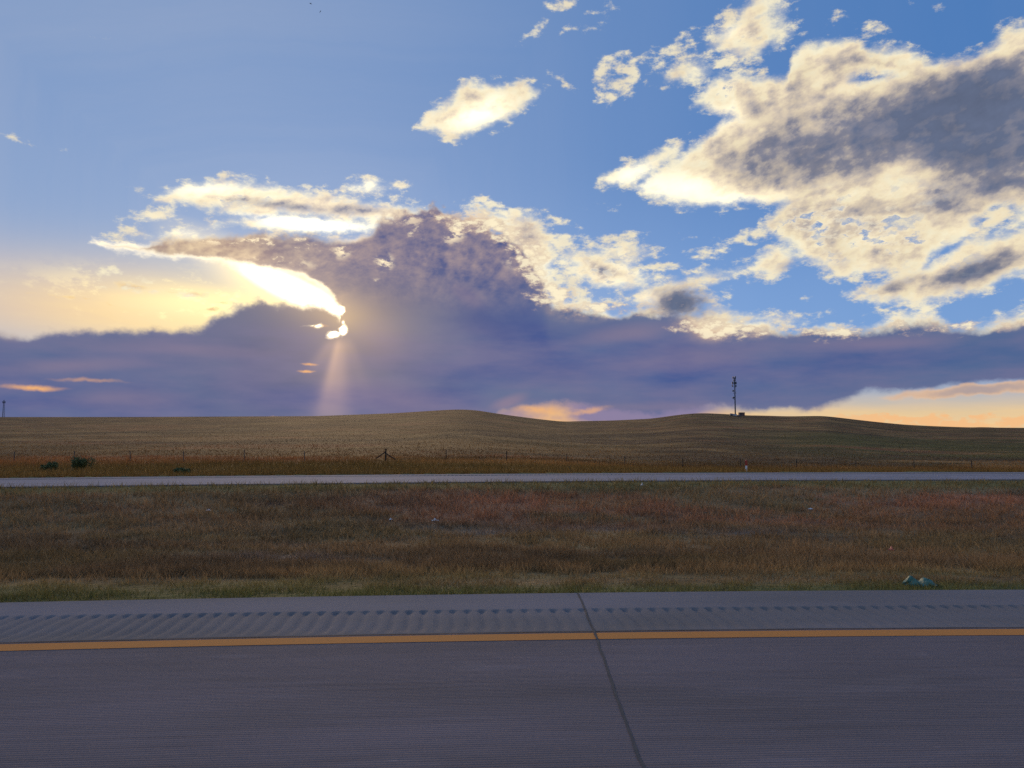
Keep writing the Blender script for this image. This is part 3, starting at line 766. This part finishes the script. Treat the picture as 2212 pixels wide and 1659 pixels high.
# ---------------------------------------------------------------- far carriageway
froad = empty('far_road', (0, 25, 0)); froad['kind'] = 'structure'
def strip_abs(name, fa, fb, ts, xs, zf, mat):
    o = strip(name, fa, fb, ts, xs, zf, mat, froad)
    o.matrix_parent_inverse = froad.matrix_basis.inverted()
    return o
def fz(x, y):
    t = np.clip((y - L_F1(x)) / (L_F2(x) - L_F1(x)), 0, 1)
    return Z_FAR * t
xs_f = np.concatenate([-np.geomspace(400, 31, 30), np.linspace(-30, 30, 81), np.geomspace(31, 400, 30)])
strip_abs('lane', L_F1, lambda x: L_F2(x) - 2.3, np.linspace(0, 1, 8), xs_f, fz, m_farroad)
fg = 0.146
def fdip(x, y):
    a, b_ = L_F2(x) - 2.3, L_F2(x) - 1.3
    t = (y - a) / (b_ - a)
    g_ = (0.5 + 0.5 * np.cos(2 * np.pi * x / fg)) ** 1.2 * np.sin(np.pi * np.clip(t, 0, 1)) ** .5
    return fz(x, y) - 0.06 * g_ * (0.5 + vnoise(x / 1.5, x * 0))
strip_abs('rumble_strip', lambda x: L_F2(x) - 2.3, lambda x: L_F2(x) - 1.3, np.array([0, .1, .3, .6, .8, .9, 1.0]), np.arange(-32, 32, fg / 6), fdip, m_rumble)
strip_abs('shoulder', lambda x: L_F2(x) - 1.3, L_F2, np.linspace(0, 1, 3), xs_f, fz, m_farroad)
strip_abs('edge_line', lambda x: L_F2(x) - 2.55, lambda x: L_F2(x) - 2.4, np.linspace(0, 1, 2), xs_f, lambda x, y: fz(x, y) + .006, m_white)
for fa, w_ in ((L_F1, -.01), (L_F2, .01)):
    strip_abs('road_edge', fa, (lambda x, fa=fa, w_=w_: fa(x) + w_), np.array([0., 1.]), xs_f, (lambda x, y, fa=fa: np.where(np.abs(y - fa(x)) > .004, -.45, fz(x, y))), m_shoulder)

# ---------------------------------------------------------------- grass
CLEAR = []
for (px_, py_, r_) in ((173, 1017, .75), (107, 1020, .55), (387, 1025.5, .6), (1986, 1264, .10), (940, 1127, .10), (1926, 1191, .07), (1752, 1102, .08), (450, 1105, .08)):
    h_ = ground_hit(px_, py_); CLEAR.append((h_[0], h_[1] - r_ * .4, r_))
CLEAR.append((11.2, 37.2, .5))
def blades(name, n, ysamp, hfun, wfun, label, lean=0.35, xf=0.74, keep=None, bright=1.0):
    y = ysamp(n)
    x = (rng.random(n) * 2 - 1) * (xf * y + 0.8)
    f1, f2, g1 = L_F1(x), L_F2(x), L_GRS(x)
    ok = ((y > g1 + .01) & (y < f1 - .02)) | (y > f2 + .03)
    # clumps
    cl = fbm(x / .35, y / .35, 3, 101) if y.mean() < 25 else fbm(x / 1.2, y / 1.2, 3, 103)
    ok &= rng.random(n) < np.clip((cl - .22) * 2.4, 0.1, 1)
    if keep is not None: ok &= keep(x, y)
    for (cx_, cy_, r_) in CLEAR: ok &= ((x - cx_) ** 2 + ((y - cy_) * .6) ** 2) > r_ * r_
    x, y, cl = x[ok], y[ok], cl[ok]; n = len(x)
    z = Hgt(x, y) - 0.01
    h = hfun(x, y) * (0.45 + 0.9 * rng.random(n)) * (0.55 + .9 * cl)
    w = wfun(x, y) * (0.6 + .8 * rng.random(n))
    a = rng.random(n) * 2 * np.pi; ca, sa = np.cos(a), np.sin(a) * .5
    lx = rng.normal(0, lean, n) * h; ly = rng.normal(0, lean, n) * h
    v0 = np.stack([x - ca * w, y - sa * w, z], 1); v1 = np.stack([x + ca * w, y + sa * w, z], 1)
    v2 = np.stack([x + lx, y + ly, z + h], 1)
    col = cover(x, y)
    r = rng.random(n)
    dry = np.clip(rng.normal(0.10, .30, n), 0, .9)
    col = lerp(col, STRAW, dry * .5) * (0.55 + 0.95 * r ** 1.5)[:, None] * bright
    vs = np.stack([v0, v1, v2], 1).reshape(-1, 3)
    cc = np.repeat(col, 3, 0)
    o = mesh_np(name, vs, np.arange(3 * n).reshape(-1, 3), m_grass, col=cc)
    tag(o, label, 'grass', kind='stuff')
    return o
u_ = lambda a, b: (lambda n: a + (b - a) * rng.random(n))
def inv_y(a, b):                     # more blades close by
    return lambda n: 1 / (1 / b + (1 / a - 1 / b) * rng.random(n))
blades('verge_grass', 90000, u_(6.0, 9.4), lambda x, y: .055 + .05 * sstep(y - L_GRS(x), 1.2, 2.3), lambda x, y: .0035 + 0 * x,
       'short green and straw grass growing along the concrete shoulder', lean=.55, keep=lambda x, y: y < L_GRS(x) + 2.6)
blades('median_grass', 230000, inv_y(8.0, 23.5), lambda x, y: .10 + .04 * sstep(y, 13, 17), lambda x, y: .0045 + .0004 * (y - 8),
       'dry brown and rust red grass filling the median ditch', lean=.6, keep=lambda x, y: y > L_GRS(x) + 1.9)
blades('ditch_grass', 200000, inv_y(28.0, 90.0), lambda x, y: (.22 + .10 * sstep(y, 40, 56)) * (1 - .6 * sstep(y, 68, 90)), lambda x, y: .012 + .0002 * (y - 30),
       'tall dry grass between the far carriageway and the fence line', lean=.3)
blades('prairie_grass', 80000, inv_y(62.0, 520.0), lambda x, y: .17 + 0 * x, lambda x, y: .022 + .0005 * (y - 62),
       'straw coloured prairie grass on the slope beyond the fence', lean=.35)
# ---------------------------------------------------------------- solid shapes
class MB:
    def __init__(s): s.v = []; s.f = []
    def add(s, vs, fs):
        n = len(s.v); s.v += [tuple(map(float, q)) for q in vs]; s.f += [tuple(i + n for i in f) for f in fs]
    def box(s, c, d, rz=0.0, taper=1.0):
        x, y, z = c; a, b_, h = d[0] / 2, d[1] / 2, d[2] / 2
        vs = []
        for k, t in ((-1, 1.0), (1, taper)):
            for i, j in ((-1, -1), (1, -1), (1, 1), (-1, 1)):
                px_, py_ = i * a * t, j * b_ * t
                vs.append((x + px_ * cos(rz) - py_ * sin(rz), y + px_ * sin(rz) + py_ * cos(rz), z + k * h))
        s.add(vs, [(0, 3, 2, 1), (4, 5, 6, 7), (0, 1, 5, 4), (1, 2, 6, 5), (2, 3, 7, 6), (3, 0, 4, 7)])
    def tube(s, p, q, r0, r1=None, n=8, cap=True):
        from mathutils import Vector
        r1 = r0 if r1 is None else r1
        p = Vector(p); q = Vector(q); d = (q - p).normalized()
        up = Vector((0, 0, 1)) if abs(d.z) < .9 else Vector((1, 0, 0))
        a = d.cross(up).normalized(); b_ = d.cross(a)
        vs = []
        for c, r in ((p, r0), (q, r1)):
            for k in range(n):
                t = 2 * pi * k / n
                vs.append(c + a * cos(t) * r + b_ * sin(t) * r)
        fs = [(k, (k + 1) % n, n + (k + 1) % n, n + k) for k in range(n)]
        if cap: fs += [tuple(range(n))[::-1], tuple(range(n, 2 * n))]
        s.add(vs, fs)
    def lathe(s, c, axis, prof, n=14):
        """prof: list of (distance along axis, radius)"""
        from mathutils import Vector
        c = Vector(c); d = Vector(axis).normalized()
        up = Vector((0, 0, 1)) if abs(d.z) < .9 else Vector((1, 0, 0))
        a = d.cross(up).normalized(); b_ = d.cross(a)
        vs = []
        for t, r in prof:
            for k in range(n):
                w = 2 * pi * k / n
                vs.append(c + d * t + a * cos(w) * r + b_ * sin(w) * r)
        fs = []
        for i in range(len(prof) - 1):
            for k in range(n):
                fs.append((i * n + k, i * n + (k + 1) % n, (i + 1) * n + (k + 1) % n, (i + 1) * n + k))
        s.add(vs, fs)
    def build(s, name, mat, parent=None, smooth_=False):
        me = bpy.data.meshes.new(name); me.from_pydata(s.v, [], s.f); me.update()
        if smooth_:
            for p in me.polygons: p.use_smooth = True
        me.materials.append(mat)
        o = bpy.data.objects.new(name, me); C.objects.link(o)
        if parent: o.parent = parent
        return o
def simple(name, c, rough=.6, spec=.4, metal=0., var=.25, scale=3.0):
    m, b, _ = new_mat(name)
    n = noise(objco(), scale, 5, .65)
    setc(b, vscale(c, (n - .5) * (2 * var) + 1.0), rough, spec, metal)
    return m
m_wood = simple('weathered_post', (.045, .034, .027), .9, .2)
m_steel = simple('rusty_steel_post', (.04, .034, .03), .7, .3)
m_steel_haze = simple('hazed_steel_post', (.13, .105, .08), .8, .2)  # post steel with haze put into the colour, for the fainter left posts
m_wire = simple('fence_wire', (.10, .09, .08), .5, .5, .6)
m_red = simple('red_plastic', (.42, .035, .018), .45, .5)
m_whitep = simple('white_plastic', (.80, .79, .77), .45, .5, var=.1)
m_mast = simple('galvanised_steel', (.07, .09, .12), .55, .4, .3, var=.2, scale=.4)
m_dish = simple('dish_cover', (.07, .09, .11), .5, .4)
m_panel = simple('antenna_panel', (.07, .09, .11), .5, .4)
m_shed = simple('shelter_wall', (.17, .10, .085), .85, .2, var=.4, scale=1.2)
m_roof = simple('shelter_roof', (.13, .13, .15), .7, .3)
m_dark = simple('dark_metal', (.05, .05, .06), .6, .3)
m_cab = simple('pale_cabinet', (.42, .44, .48), .6, .3)
m_bush = simple('bush_leaves', (.105, .125, .048), .8, .2, var=.5, scale=5.)
m_stem = simple('bush_stem', (.07, .05, .035), .9, .1)
m_litter = simple('white_litter', (.75, .74, .72), .6, .3, var=.15)
m_litr = simple('red_print', (.5, .10, .08), .6, .3)
m_bird = simple('dark_plumage', (.015, .015, .018), .7, .2)

# ---------------------------------------------------------------- wire fence
FXP = [-220, -95, 35, 165, 285, 400, 530, 660, 834, 964, 1094, 1223, 1348, 1473, 1597, 1718, 1845, 1970, 2095, 2220, 2345]
def at_fence(px):
    x = (px - 1106) / CAM_F * Y_FENCE
    return x, Y_FENCE, float(Hgt(x, Y_FENCE))
ox, oy, oz = at_fence(834)
fence = empty('wire_fence', (ox, oy, oz))
tag(fence, 'dark wire fence of thin steel posts crossing the prairie beyond the far carriageway', 'fence')
for px in FXP:
    x, y, z = at_fence(px)
    m = MB()
    if px == 834:
        m.tube((0, 0, -.3), (0.02, 0, 1.12), .068, .06, 10)
        m.tube((.02, 0, 1.06), (.18, 0, 1.20), .028, .016, 6)
        p = m.build('brace_post', m_wood, fence)
        for sx, ex, ez in ((-1, .80, .30), (1, .84, .20)):
            q = MB(); q.tube((0, -.02, .84 if sx < 0 else .74), (sx * ex, -.02, ez), .045, .042, 8)
            q.build('brace', m_wood, p)
    else:
        tilt = random.uniform(-.05, .05); h = random.uniform(.92, 1.04)
        m.box((0, 0, h / 2 - .2), (.064, .03, h + .4))
        m.box((0, .02, h / 2 - .2), (.03, .06, h + .4))
        p = m.build('fence_post', m_steel_haze if px <= 660 else m_steel, fence)
        p.rotation_euler = (0, tilt, 0)
    p.location = (x - ox, y - oy, z - oz)
w = MB()
for h in (.30, .50, .70, .88):
    for a, b_ in zip(FXP[:-1], FXP[1:]):
        A = at_fence(a); B = at_fence(b_)
        mid = ((A[0] + B[0]) / 2 - ox, A[1] - oy + .03, (A[2] + B[2]) / 2 - oz + h - .015)
        w.tube((A[0] - ox, A[1] - oy + .03, A[2] - oz + h), mid, .0016, n=3, cap=False)
        w.tube(mid, (B[0] - ox, B[1] - oy + .03, B[2] - oz + h), .0016, n=3, cap=False)
w.build('wire', m_wire, fence)

# ---------------------------------------------------------------- red and white marker post by the far carriageway
px_ = 1609.5
Ym = 38.0
xm = (px_ - 1106) / CAM_F * Ym
zt = on_depth(px_, 993.5, Ym)[2]; zj = on_depth(px_, 1005.5, Ym)[2]; zb = float(Hgt(xm, Ym))
mk = empty('marker_post', (xm, Ym, zb))
tag(mk, 'slim marker post with red upper half and white lower half at the far road edge', 'marker post')
m = MB(); m.tube((0, 0, -.2), (0, 0, zj - zb), .050, .050, 12); m.build('white_base', m_whitep, mk)
m = MB(); m.lathe((0, 0, 0), (0, 0, 1), [(zj - zb, .001), (zj - zb, .056), (zt - zb - .04, .056), (zt - zb - .01, .040), (zt - zb, .001)], 12)
m.build('red_cap', m_red, mk)

# ---------------------------------------------------------------- communications mast on the hill
bx, by, bz = ground_hit(1588.5, 897.0)
kk = by / CAM_F                             # metres per picture unit at that distance
mast = empty('communications_mast', (bx, by, bz))
tag(mast, 'tall slim antenna mast standing dark on the right hand hill', 'antenna mast')
def zz_(py): return (950 - py) * kk + EYE - bz
def xx_(px): return (px - 1588.5) * kk
H_ = zz_(817)
m = MB(); m.tube((0, 0, -1), (0, 0, H_), .78, .52, 12)
for k in range(6): m.tube((0, 0, H_ * k / 6 + .2), (0, 0, H_ * k / 6 + .55), .86 - .05 * k, .86 - .05 * k, 12)
m.build('mast_pole', m_mast, mast)
def array(py, spots, name='antenna_array', arm=2.0):
    """a mounting frame carrying upright panels"""
    z = zz_(py)
    m = MB(); m.tube((0, 0, z - .25), (0, 0, z + .1), .9, .9, 10)
    for (dx_, dy_, h) in spots:
        m.tube((0, 0, z), (dx_, dy_, z), .09, .09, 6)
    fr = m.build(name, m_mast, mast)
    for (dx_, dy_, h) in spots:
        q = MB(); q.box((dx_, dy_, z + .2), (.80, .40, h * 1.25)); q.tube((dx_, dy_ + .2, z - h / 2), (dx_, dy_ + .2, z + h / 2 + .3), .07, n=6)
        q.build('antenna_panel', m_panel, fr)
def zc(v): return 1080 * .7373 + v / 11.06 * .7373    # zoom row -> picture row
def xc(v): return (2100 + v / 11.06) * .7373 - 1588.5
array(zc(300), [(xc(545) * kk, 0, 2.2), (xc(570) * kk, .8, 1.6), (xc(613) * kk, .6, 2.4), (xc(628) * kk, -.5, 2.4)])
array(zc(380), [(xc(572) * kk, .7, 1.5), (xc(618) * kk, -.7, 1.5)])
array(zc(470), [(xc(525) * kk, 0, 2.2), (xc(550) * kk, 1.2, 2.6), (xc(572) * kk, -1.0, 2.6), (xc(632) * kk, 1.0, 2.2), (xc(652) * kk, 0, 2.2)])
array(zc(565), [(xc(522) * kk, 0, 1.5), (xc(545) * kk, .9, 1.5), (xc(632) * kk, -.8, 1.8), (xc(650) * kk, .6, 1.8)])
m = MB()
for s_ in (-1, 1):
    m.tube((0, 0, zz_(zc(645))), (s_ * 1.9, 0, zz_(zc(580))), .10, n=6)
m.build('antenna_bracket', m_mast, mast)
for (zx, zy, r) in ((546, 722, .98), (549, 945, 1.1)):
    x, z = xc(zx) * kk, zz_(zc(zy))
    m = MB(); m.tube((0, 0, z), (x, 0, z), .10, n=6)
    d_ = m.build('dish_arm', m_mast, mast)
    q = MB(); q.lathe((x, .35, z), (0, -1, 0), [(-.1, .001), (0, r * .5), (.25, r), (.75, r), (.80, r * .9), (.82, .001)], 18)
    q.build('dish', m_dish, d_, True)
for (zx, zy, h) in ((558, 785, 1.9), (636, 785, 1.9), (563, 1003, 1.0)):
    x, z = xc(zx) * kk, zz_(zc(zy))
    m = MB(); m.tube((0, 0, z), (x, 0, z), .07, n=5); m.tube((x, 0, z - h / 2), (x, 0, z + h / 2), .16, n=6)
    m.build('whip_antenna', m_dark, mast)

def place(px, py, dz=0.0):
    x, y, z = ground_hit(px, py); return x, y, z + dz
# brown shelter to the right of the mast
x, y, z = place((2100 + 805 / 11.06) * .7373, 898.6)
k2 = y / CAM_F
sh = empty('equipment_shelter', (x, y, z))
tag(sh, 'brown windowless equipment shelter with flat roof right of the mast base', 'shelter')
wd_, hh = 180 / 11.06 * .7373 * k2, 112 / 11.06 * .7373 * k2
m = MB(); m.box((0, 0, hh / 2 - .4), (wd_ * .96, 4.5, hh + .3)); m.build('wall', m_shed, sh)
m = MB(); m.box((0, 0, hh - .1), (wd_, 4.9, .35)); m.build('roof', m_roof, sh)
m = MB(); m.box((-wd_ * .25, -2.28, hh * .42), (1.0, .08, hh * .75)); m.build('door', m_dark, sh)
# low fenced equipment to the left
x, y, z = place((2100 + 480 / 11.06) * .7373, 898.0)
k2 = y / CAM_F
cb = empty('generator_enclosure', (x, y, z))
tag(cb, 'low dark generator enclosure left of the mast base', 'generator')
wd_, hh = 120 / 11.06 * .7373 * k2, 70 / 11.06 * .7373 * k2
m = MB(); m.box((0, 0, hh / 2), (wd_ * .9, 2.2, hh * .85)); m.build('housing', m_dark, cb)
m = MB(); m.box((-wd_ * .12, 0, hh * .98), (wd_ * .5, 1.6, hh * .12)); m.build('lid', m_cab, cb)
for sx in (-.3, .1, .33):
    m = MB(); m.box((wd_ * sx, -1.13, hh * .5), (wd_ * .14, .06, hh * .5)); m.build('vent_panel', m_cab, cb)
# pale cabinet at the foot of the mast
x, y, z = place((2100 + 600 / 11.06) * .7373, 898.3)
ca = empty('equipment_cabinet', (x, y, z))
tag(ca, 'small pale equipment cabinet at the foot of the mast', 'cabinet')
m = MB(); m.box((-.8, -1.5, .9), (3.6, 1.2, 1.8)); m.build('housing', m_cab, ca)
m = MB(); m.box((-.8, -1.5, 1.86), (3.9, 1.4, .14)); m.build('lid', m_mast, ca)
x, y, z = place((2100 + 720 / 11.06) * .7373, 900.6)
tr_ = empty('utility_trailer', (x, y, z))
tag(tr_, 'low blue grey flat trailer parked on the slope in front of the mast', 'trailer')
m = MB(); m.box((0, 0, 1.0), (6.2, 2.0, .35)); m.box((3.6, 0, .95), (1.2, .2, .18)); m.box((-.6, .2, 1.5), (3.2, 1.5, .7), taper=.85); m.build('trailer_bed', m_roof, tr_)
for sx in (-1.2, .2):
    m = MB(); m.lathe((sx, -1.05, .45), (0, 1, 0), [(0, .001), (0, .45), (.25, .45), (.25, .001)], 16); m.build('wheel', m_dark, tr_)

# lattice tower far behind the left ridge
Yt = 1500.0
xt = (7.5 - 1106) / CAM_F * Yt
zt0 = float(Hgt(xt, Yt)); ztop = on_depth(7.5, 864, Yt)[2]
tw = empty('lattice_tower', (xt, Yt, zt0))
tag(tw, 'faint distant lattice tower on the skyline at the far left edge', 'tower')
Ht = ztop - zt0
m = MB()
def leg(k, t):
    a = 2 * pi * k / 3 + .4; r = 3.4 * (1 - t) + 1.0 * t
    return (r * cos(a), r * sin(a), Ht * t)
for k in range(3):
    m.tube(leg(k, 0), leg(k, 1), .30, .22, 6)
    for i in range(14):
        m.tube(leg(k, i / 14), leg((k + 1) % 3, (i + 1) / 14), .12, n=4, cap=False)
        m.tube(leg(k, (i + 1) / 14), leg((k + 1) % 3, (i + 1) / 14), .12, n=4, cap=False)
m.build('lattice_frame', m_mast, tw)
for k in range(3):
    a = 2 * pi * k / 3 + .1
    q = MB(); q.box((2.2 * cos(a), 2.2 * sin(a), Ht * .93), (1.0, .6, 3.6), rz=a); q.tube((0, 0, Ht * .93), (2.2 * cos(a), 2.2 * sin(a), Ht * .93), .12, n=5)
    q.build('antenna_panel', m_panel, tw)

# ---------------------------------------------------------------- bushes beyond the far carriageway
def bush(px, py, wpx, hpx, label, n=2600):
    x, y, z = ground_hit(px, py, 32.0)
    k = y / CAM_F
    W_, H2 = wpx * k / 2, hpx * k * 1.55
    r = empty('bush', (x, y, z)); tag(r, label, 'bush', 'green bushes beyond the far carriageway')
    m = MB()
    for i in range(9):
        a = random.uniform(0, 2 * pi); l = random.uniform(.4, .85)
        m.tube((0, 0, -.05), (cos(a) * W_ * l, sin(a) * W_ * l, H2 * random.uniform(.5, .9)), .014, .005, 5)
    m.build('stem', m_stem, r)
    # lobes of small leaves
    lob = [(random.gauss(0, .45) * W_, random.gauss(0, .4) * W_, H2 * random.uniform(.25, .70), random.uniform(.28, .5)) for _ in range(13)]
    vs = []
    for i in range(n):
        lx, ly, lz, lr = random.choice(lob)
        d = np.array([random.gauss(0, 1) for _ in range(3)]); d /= np.linalg.norm(d)
        rr = random.uniform(.55, 1.0)
        p = np.array([lx, ly, lz]) + d * rr * np.array([lr * W_, lr * W_, lr * H2 * .85])
        p[2] = max(p[2], .02)
        u = np.array([random.gauss(0, 1) for _ in range(3)]); u /= np.linalg.norm(u)
        v = np.cross(u, d); v /= (np.linalg.norm(v) + 1e-6)
        s = random.uniform(.02, .045)
        vs += [p - u * s, p + v * s * .6, p + u * s, p - v * s * .6]
    vs = np.array(vs)
    mesh_np('foliage', vs, np.arange(len(vs)).reshape(-1, 4), m_bush, r)
    return r
bush(173, 1018, 44, 21, 'largest rounded dark green bush at left beyond the far carriageway', 3600)
bush(107, 1021, 30, 17, 'smaller dark green bush left of the largest rounded bush', 2200)
bush(387, 1027.5, 36, 12, 'low wide green bush at the far road edge, right of the two rounded bushes', 2600)

# ---------------------------------------------------------------- litter in the median
m_sheet, b, out = new_mat('green_plastic_sheet')
n = noise(objco(), 9.0, 5, .6)
setc(b, colmix(vclamp(n * 2. - .6), (.025, .11, .075), (.13, .29, .23)), .6, .3)
b.inputs['Transmission Weight'].default_value = 0.15
def crumple(name, px, py, W_, D_, H2, mat, label, cat, seed, group=None, hump=((-.50, 1.0), (.45, .8))):
    x0, y0, z0 = ground_hit(px, py)
    nr, nc = 22, 46
    a = np.linspace(-1, 1, nc)[None, :].repeat(nr, 0); c_ = np.linspace(-1, 1, nr)[:, None].repeat(nc, 1)
    # ragged outline
    ed = 0.78 + .4 * (vnoise(a * 3 + 9, c_ * 0 + seed) - .5)
    edx = 0.9 + .3 * (vnoise(c_ * 3 + 5, c_ * 0 + seed + 4) - .5)
    X_ = a * W_ / 2 * edx; Y_ = c_ * D_ / 2 * ed * np.sqrt(np.clip(1.12 - a * a, 0.05, 1))
    h = 0
    for hx, hw in hump: h = h + hw * np.exp(-((a - hx) / .30) ** 2)
    h = h * (1 - .8 * c_ * c_)
    fold = fbm(a * 6 + seed, c_ * 3 + seed, 4, seed) - .5
    sharp = np.abs(fbm(a * 9 + seed * 2, c_ * 5, 3, seed + 2) - .5)
    Z_ = H2 * (h * .75 + fold * .55 * (.3 + h) + (.25 - sharp) * .5 * h) + .02
    Z_ = np.where((np.abs(a) > .97) | (np.abs(c_) > .97), Z_ * .3, Z_)
    P_ = np.stack([X_, Y_, np.maximum(Z_, .008)], -1).reshape(-1, 3)
    o = mesh_np(name, P_, grid_faces(nr, nc), mat, smooth_=True)
    md = o.modifiers.new('thickness', 'SOLIDIFY'); md.thickness = .004; md.offset = 0
    o.location = (x0, y0, z0)
    o.rotation_euler = (0, 0, random.uniform(-.2, .2))
    tag(o, label, cat, group, 'thing')
    return o
crumple('plastic_sheet', 1986, 1266, .29, .26, .075, m_sheet, 'crumpled green plastic sheet lying in the verge grass at right', 'plastic sheet', 3)
lg = 'scraps of pale litter in the median'
crumple('litter', 940, 1126, .13, .12, .045, m_litter, 'largest crumpled white litter scrap in the middle of the median', 'litter', 11, lg, ((-.1, 1.0),))
crumple('litter', 450, 1104, .10, .10, .03, m_litter, 'small pale litter scrap in the left part of the median', 'litter', 17, lg, ((.2, .8),))
crumple('litter', 844, 1124, .07, .08, .03, m_litter, 'tiny pale litter scrap just left of the largest white scrap', 'litter', 19, lg, ((0., .8),))
crumple('litter', 1387, 1049, .10, .12, .06, m_litter, 'round white litter scrap close to the far road edge', 'litter', 23, lg, ((0., 1.),))
crumple('litter', 1752, 1101, .12, .10, .03, m_litter, 'flat pale litter scrap in the reddish grass at right', 'litter', 31, lg, ((0., .6),))
o = crumple('litter', 1926, 1190, .09, .09, .05, m_litr, 'small faded red and grey litter scrap in the dark median grass at right', 'litter', 29, lg, ((0., .9),))

# ---------------------------------------------------------------- two birds high in the sky
def bird(px, py, Yd, rot, label):
    x, y, z = on_depth(px, py, Yd)
    m = MB()
    # one continuous body: tail, trunk, head along +x, spread wings
    prof = [(-.26, .004), (-.20, .03), (-.08, .055), (.03, .075), (.12, .065), (.17, .035), (.21, .04), (.25, .03), (.30, .004)]
    m.lathe((0, 0, 0), (1, 0, 0), prof, 10)
    wx = [(.10, -.10, 0), (.09, -.09, .22), (.04, -.07, .42), (-.05, -.12, .60)]
    for s_ in (-1, 1):
        vs = []
        for (f_, bk, sp) in wx:
            zz = .16 * sp - .10 * sp * sp
            vs += [(f_, s_ * sp, zz + .012), (bk, s_ * sp, zz), (f_ - .02, s_ * sp, zz - .008)]
        fs = []
        for i in range(3):
            for a_, b2 in ((0, 1), (1, 2), (2, 0)):
                fs.append((i * 3 + a_, i * 3 + b2, i * 3 + 3 + b2, i * 3 + 3 + a_))
        m.add(vs, fs)
    m.add([(-.22, -.02, 0), (-.22, .02, 0), (-.40, .07, -.01), (-.40, -.07, -.01), (-.3, 0, .02)], [(0, 1, 4), (1, 2, 4), (2, 3, 4), (3, 0, 4), (0, 3, 2, 1)])
    o = m.build('bird', m_bird, None, True)
    o.location = (x, y, z); o.rotation_euler = rot; o.scale = (.7, .7, .7)
    tag(o, label, 'bird', 'dark birds high in the sky')
bird(671, 8, 120, (.3, .2, .5), 'dark bird high in the blue sky, the upper left of two')
bird(692, 25, 120, (.2, -1.1, .3), 'dark bird high in the blue sky, the lower right of two')
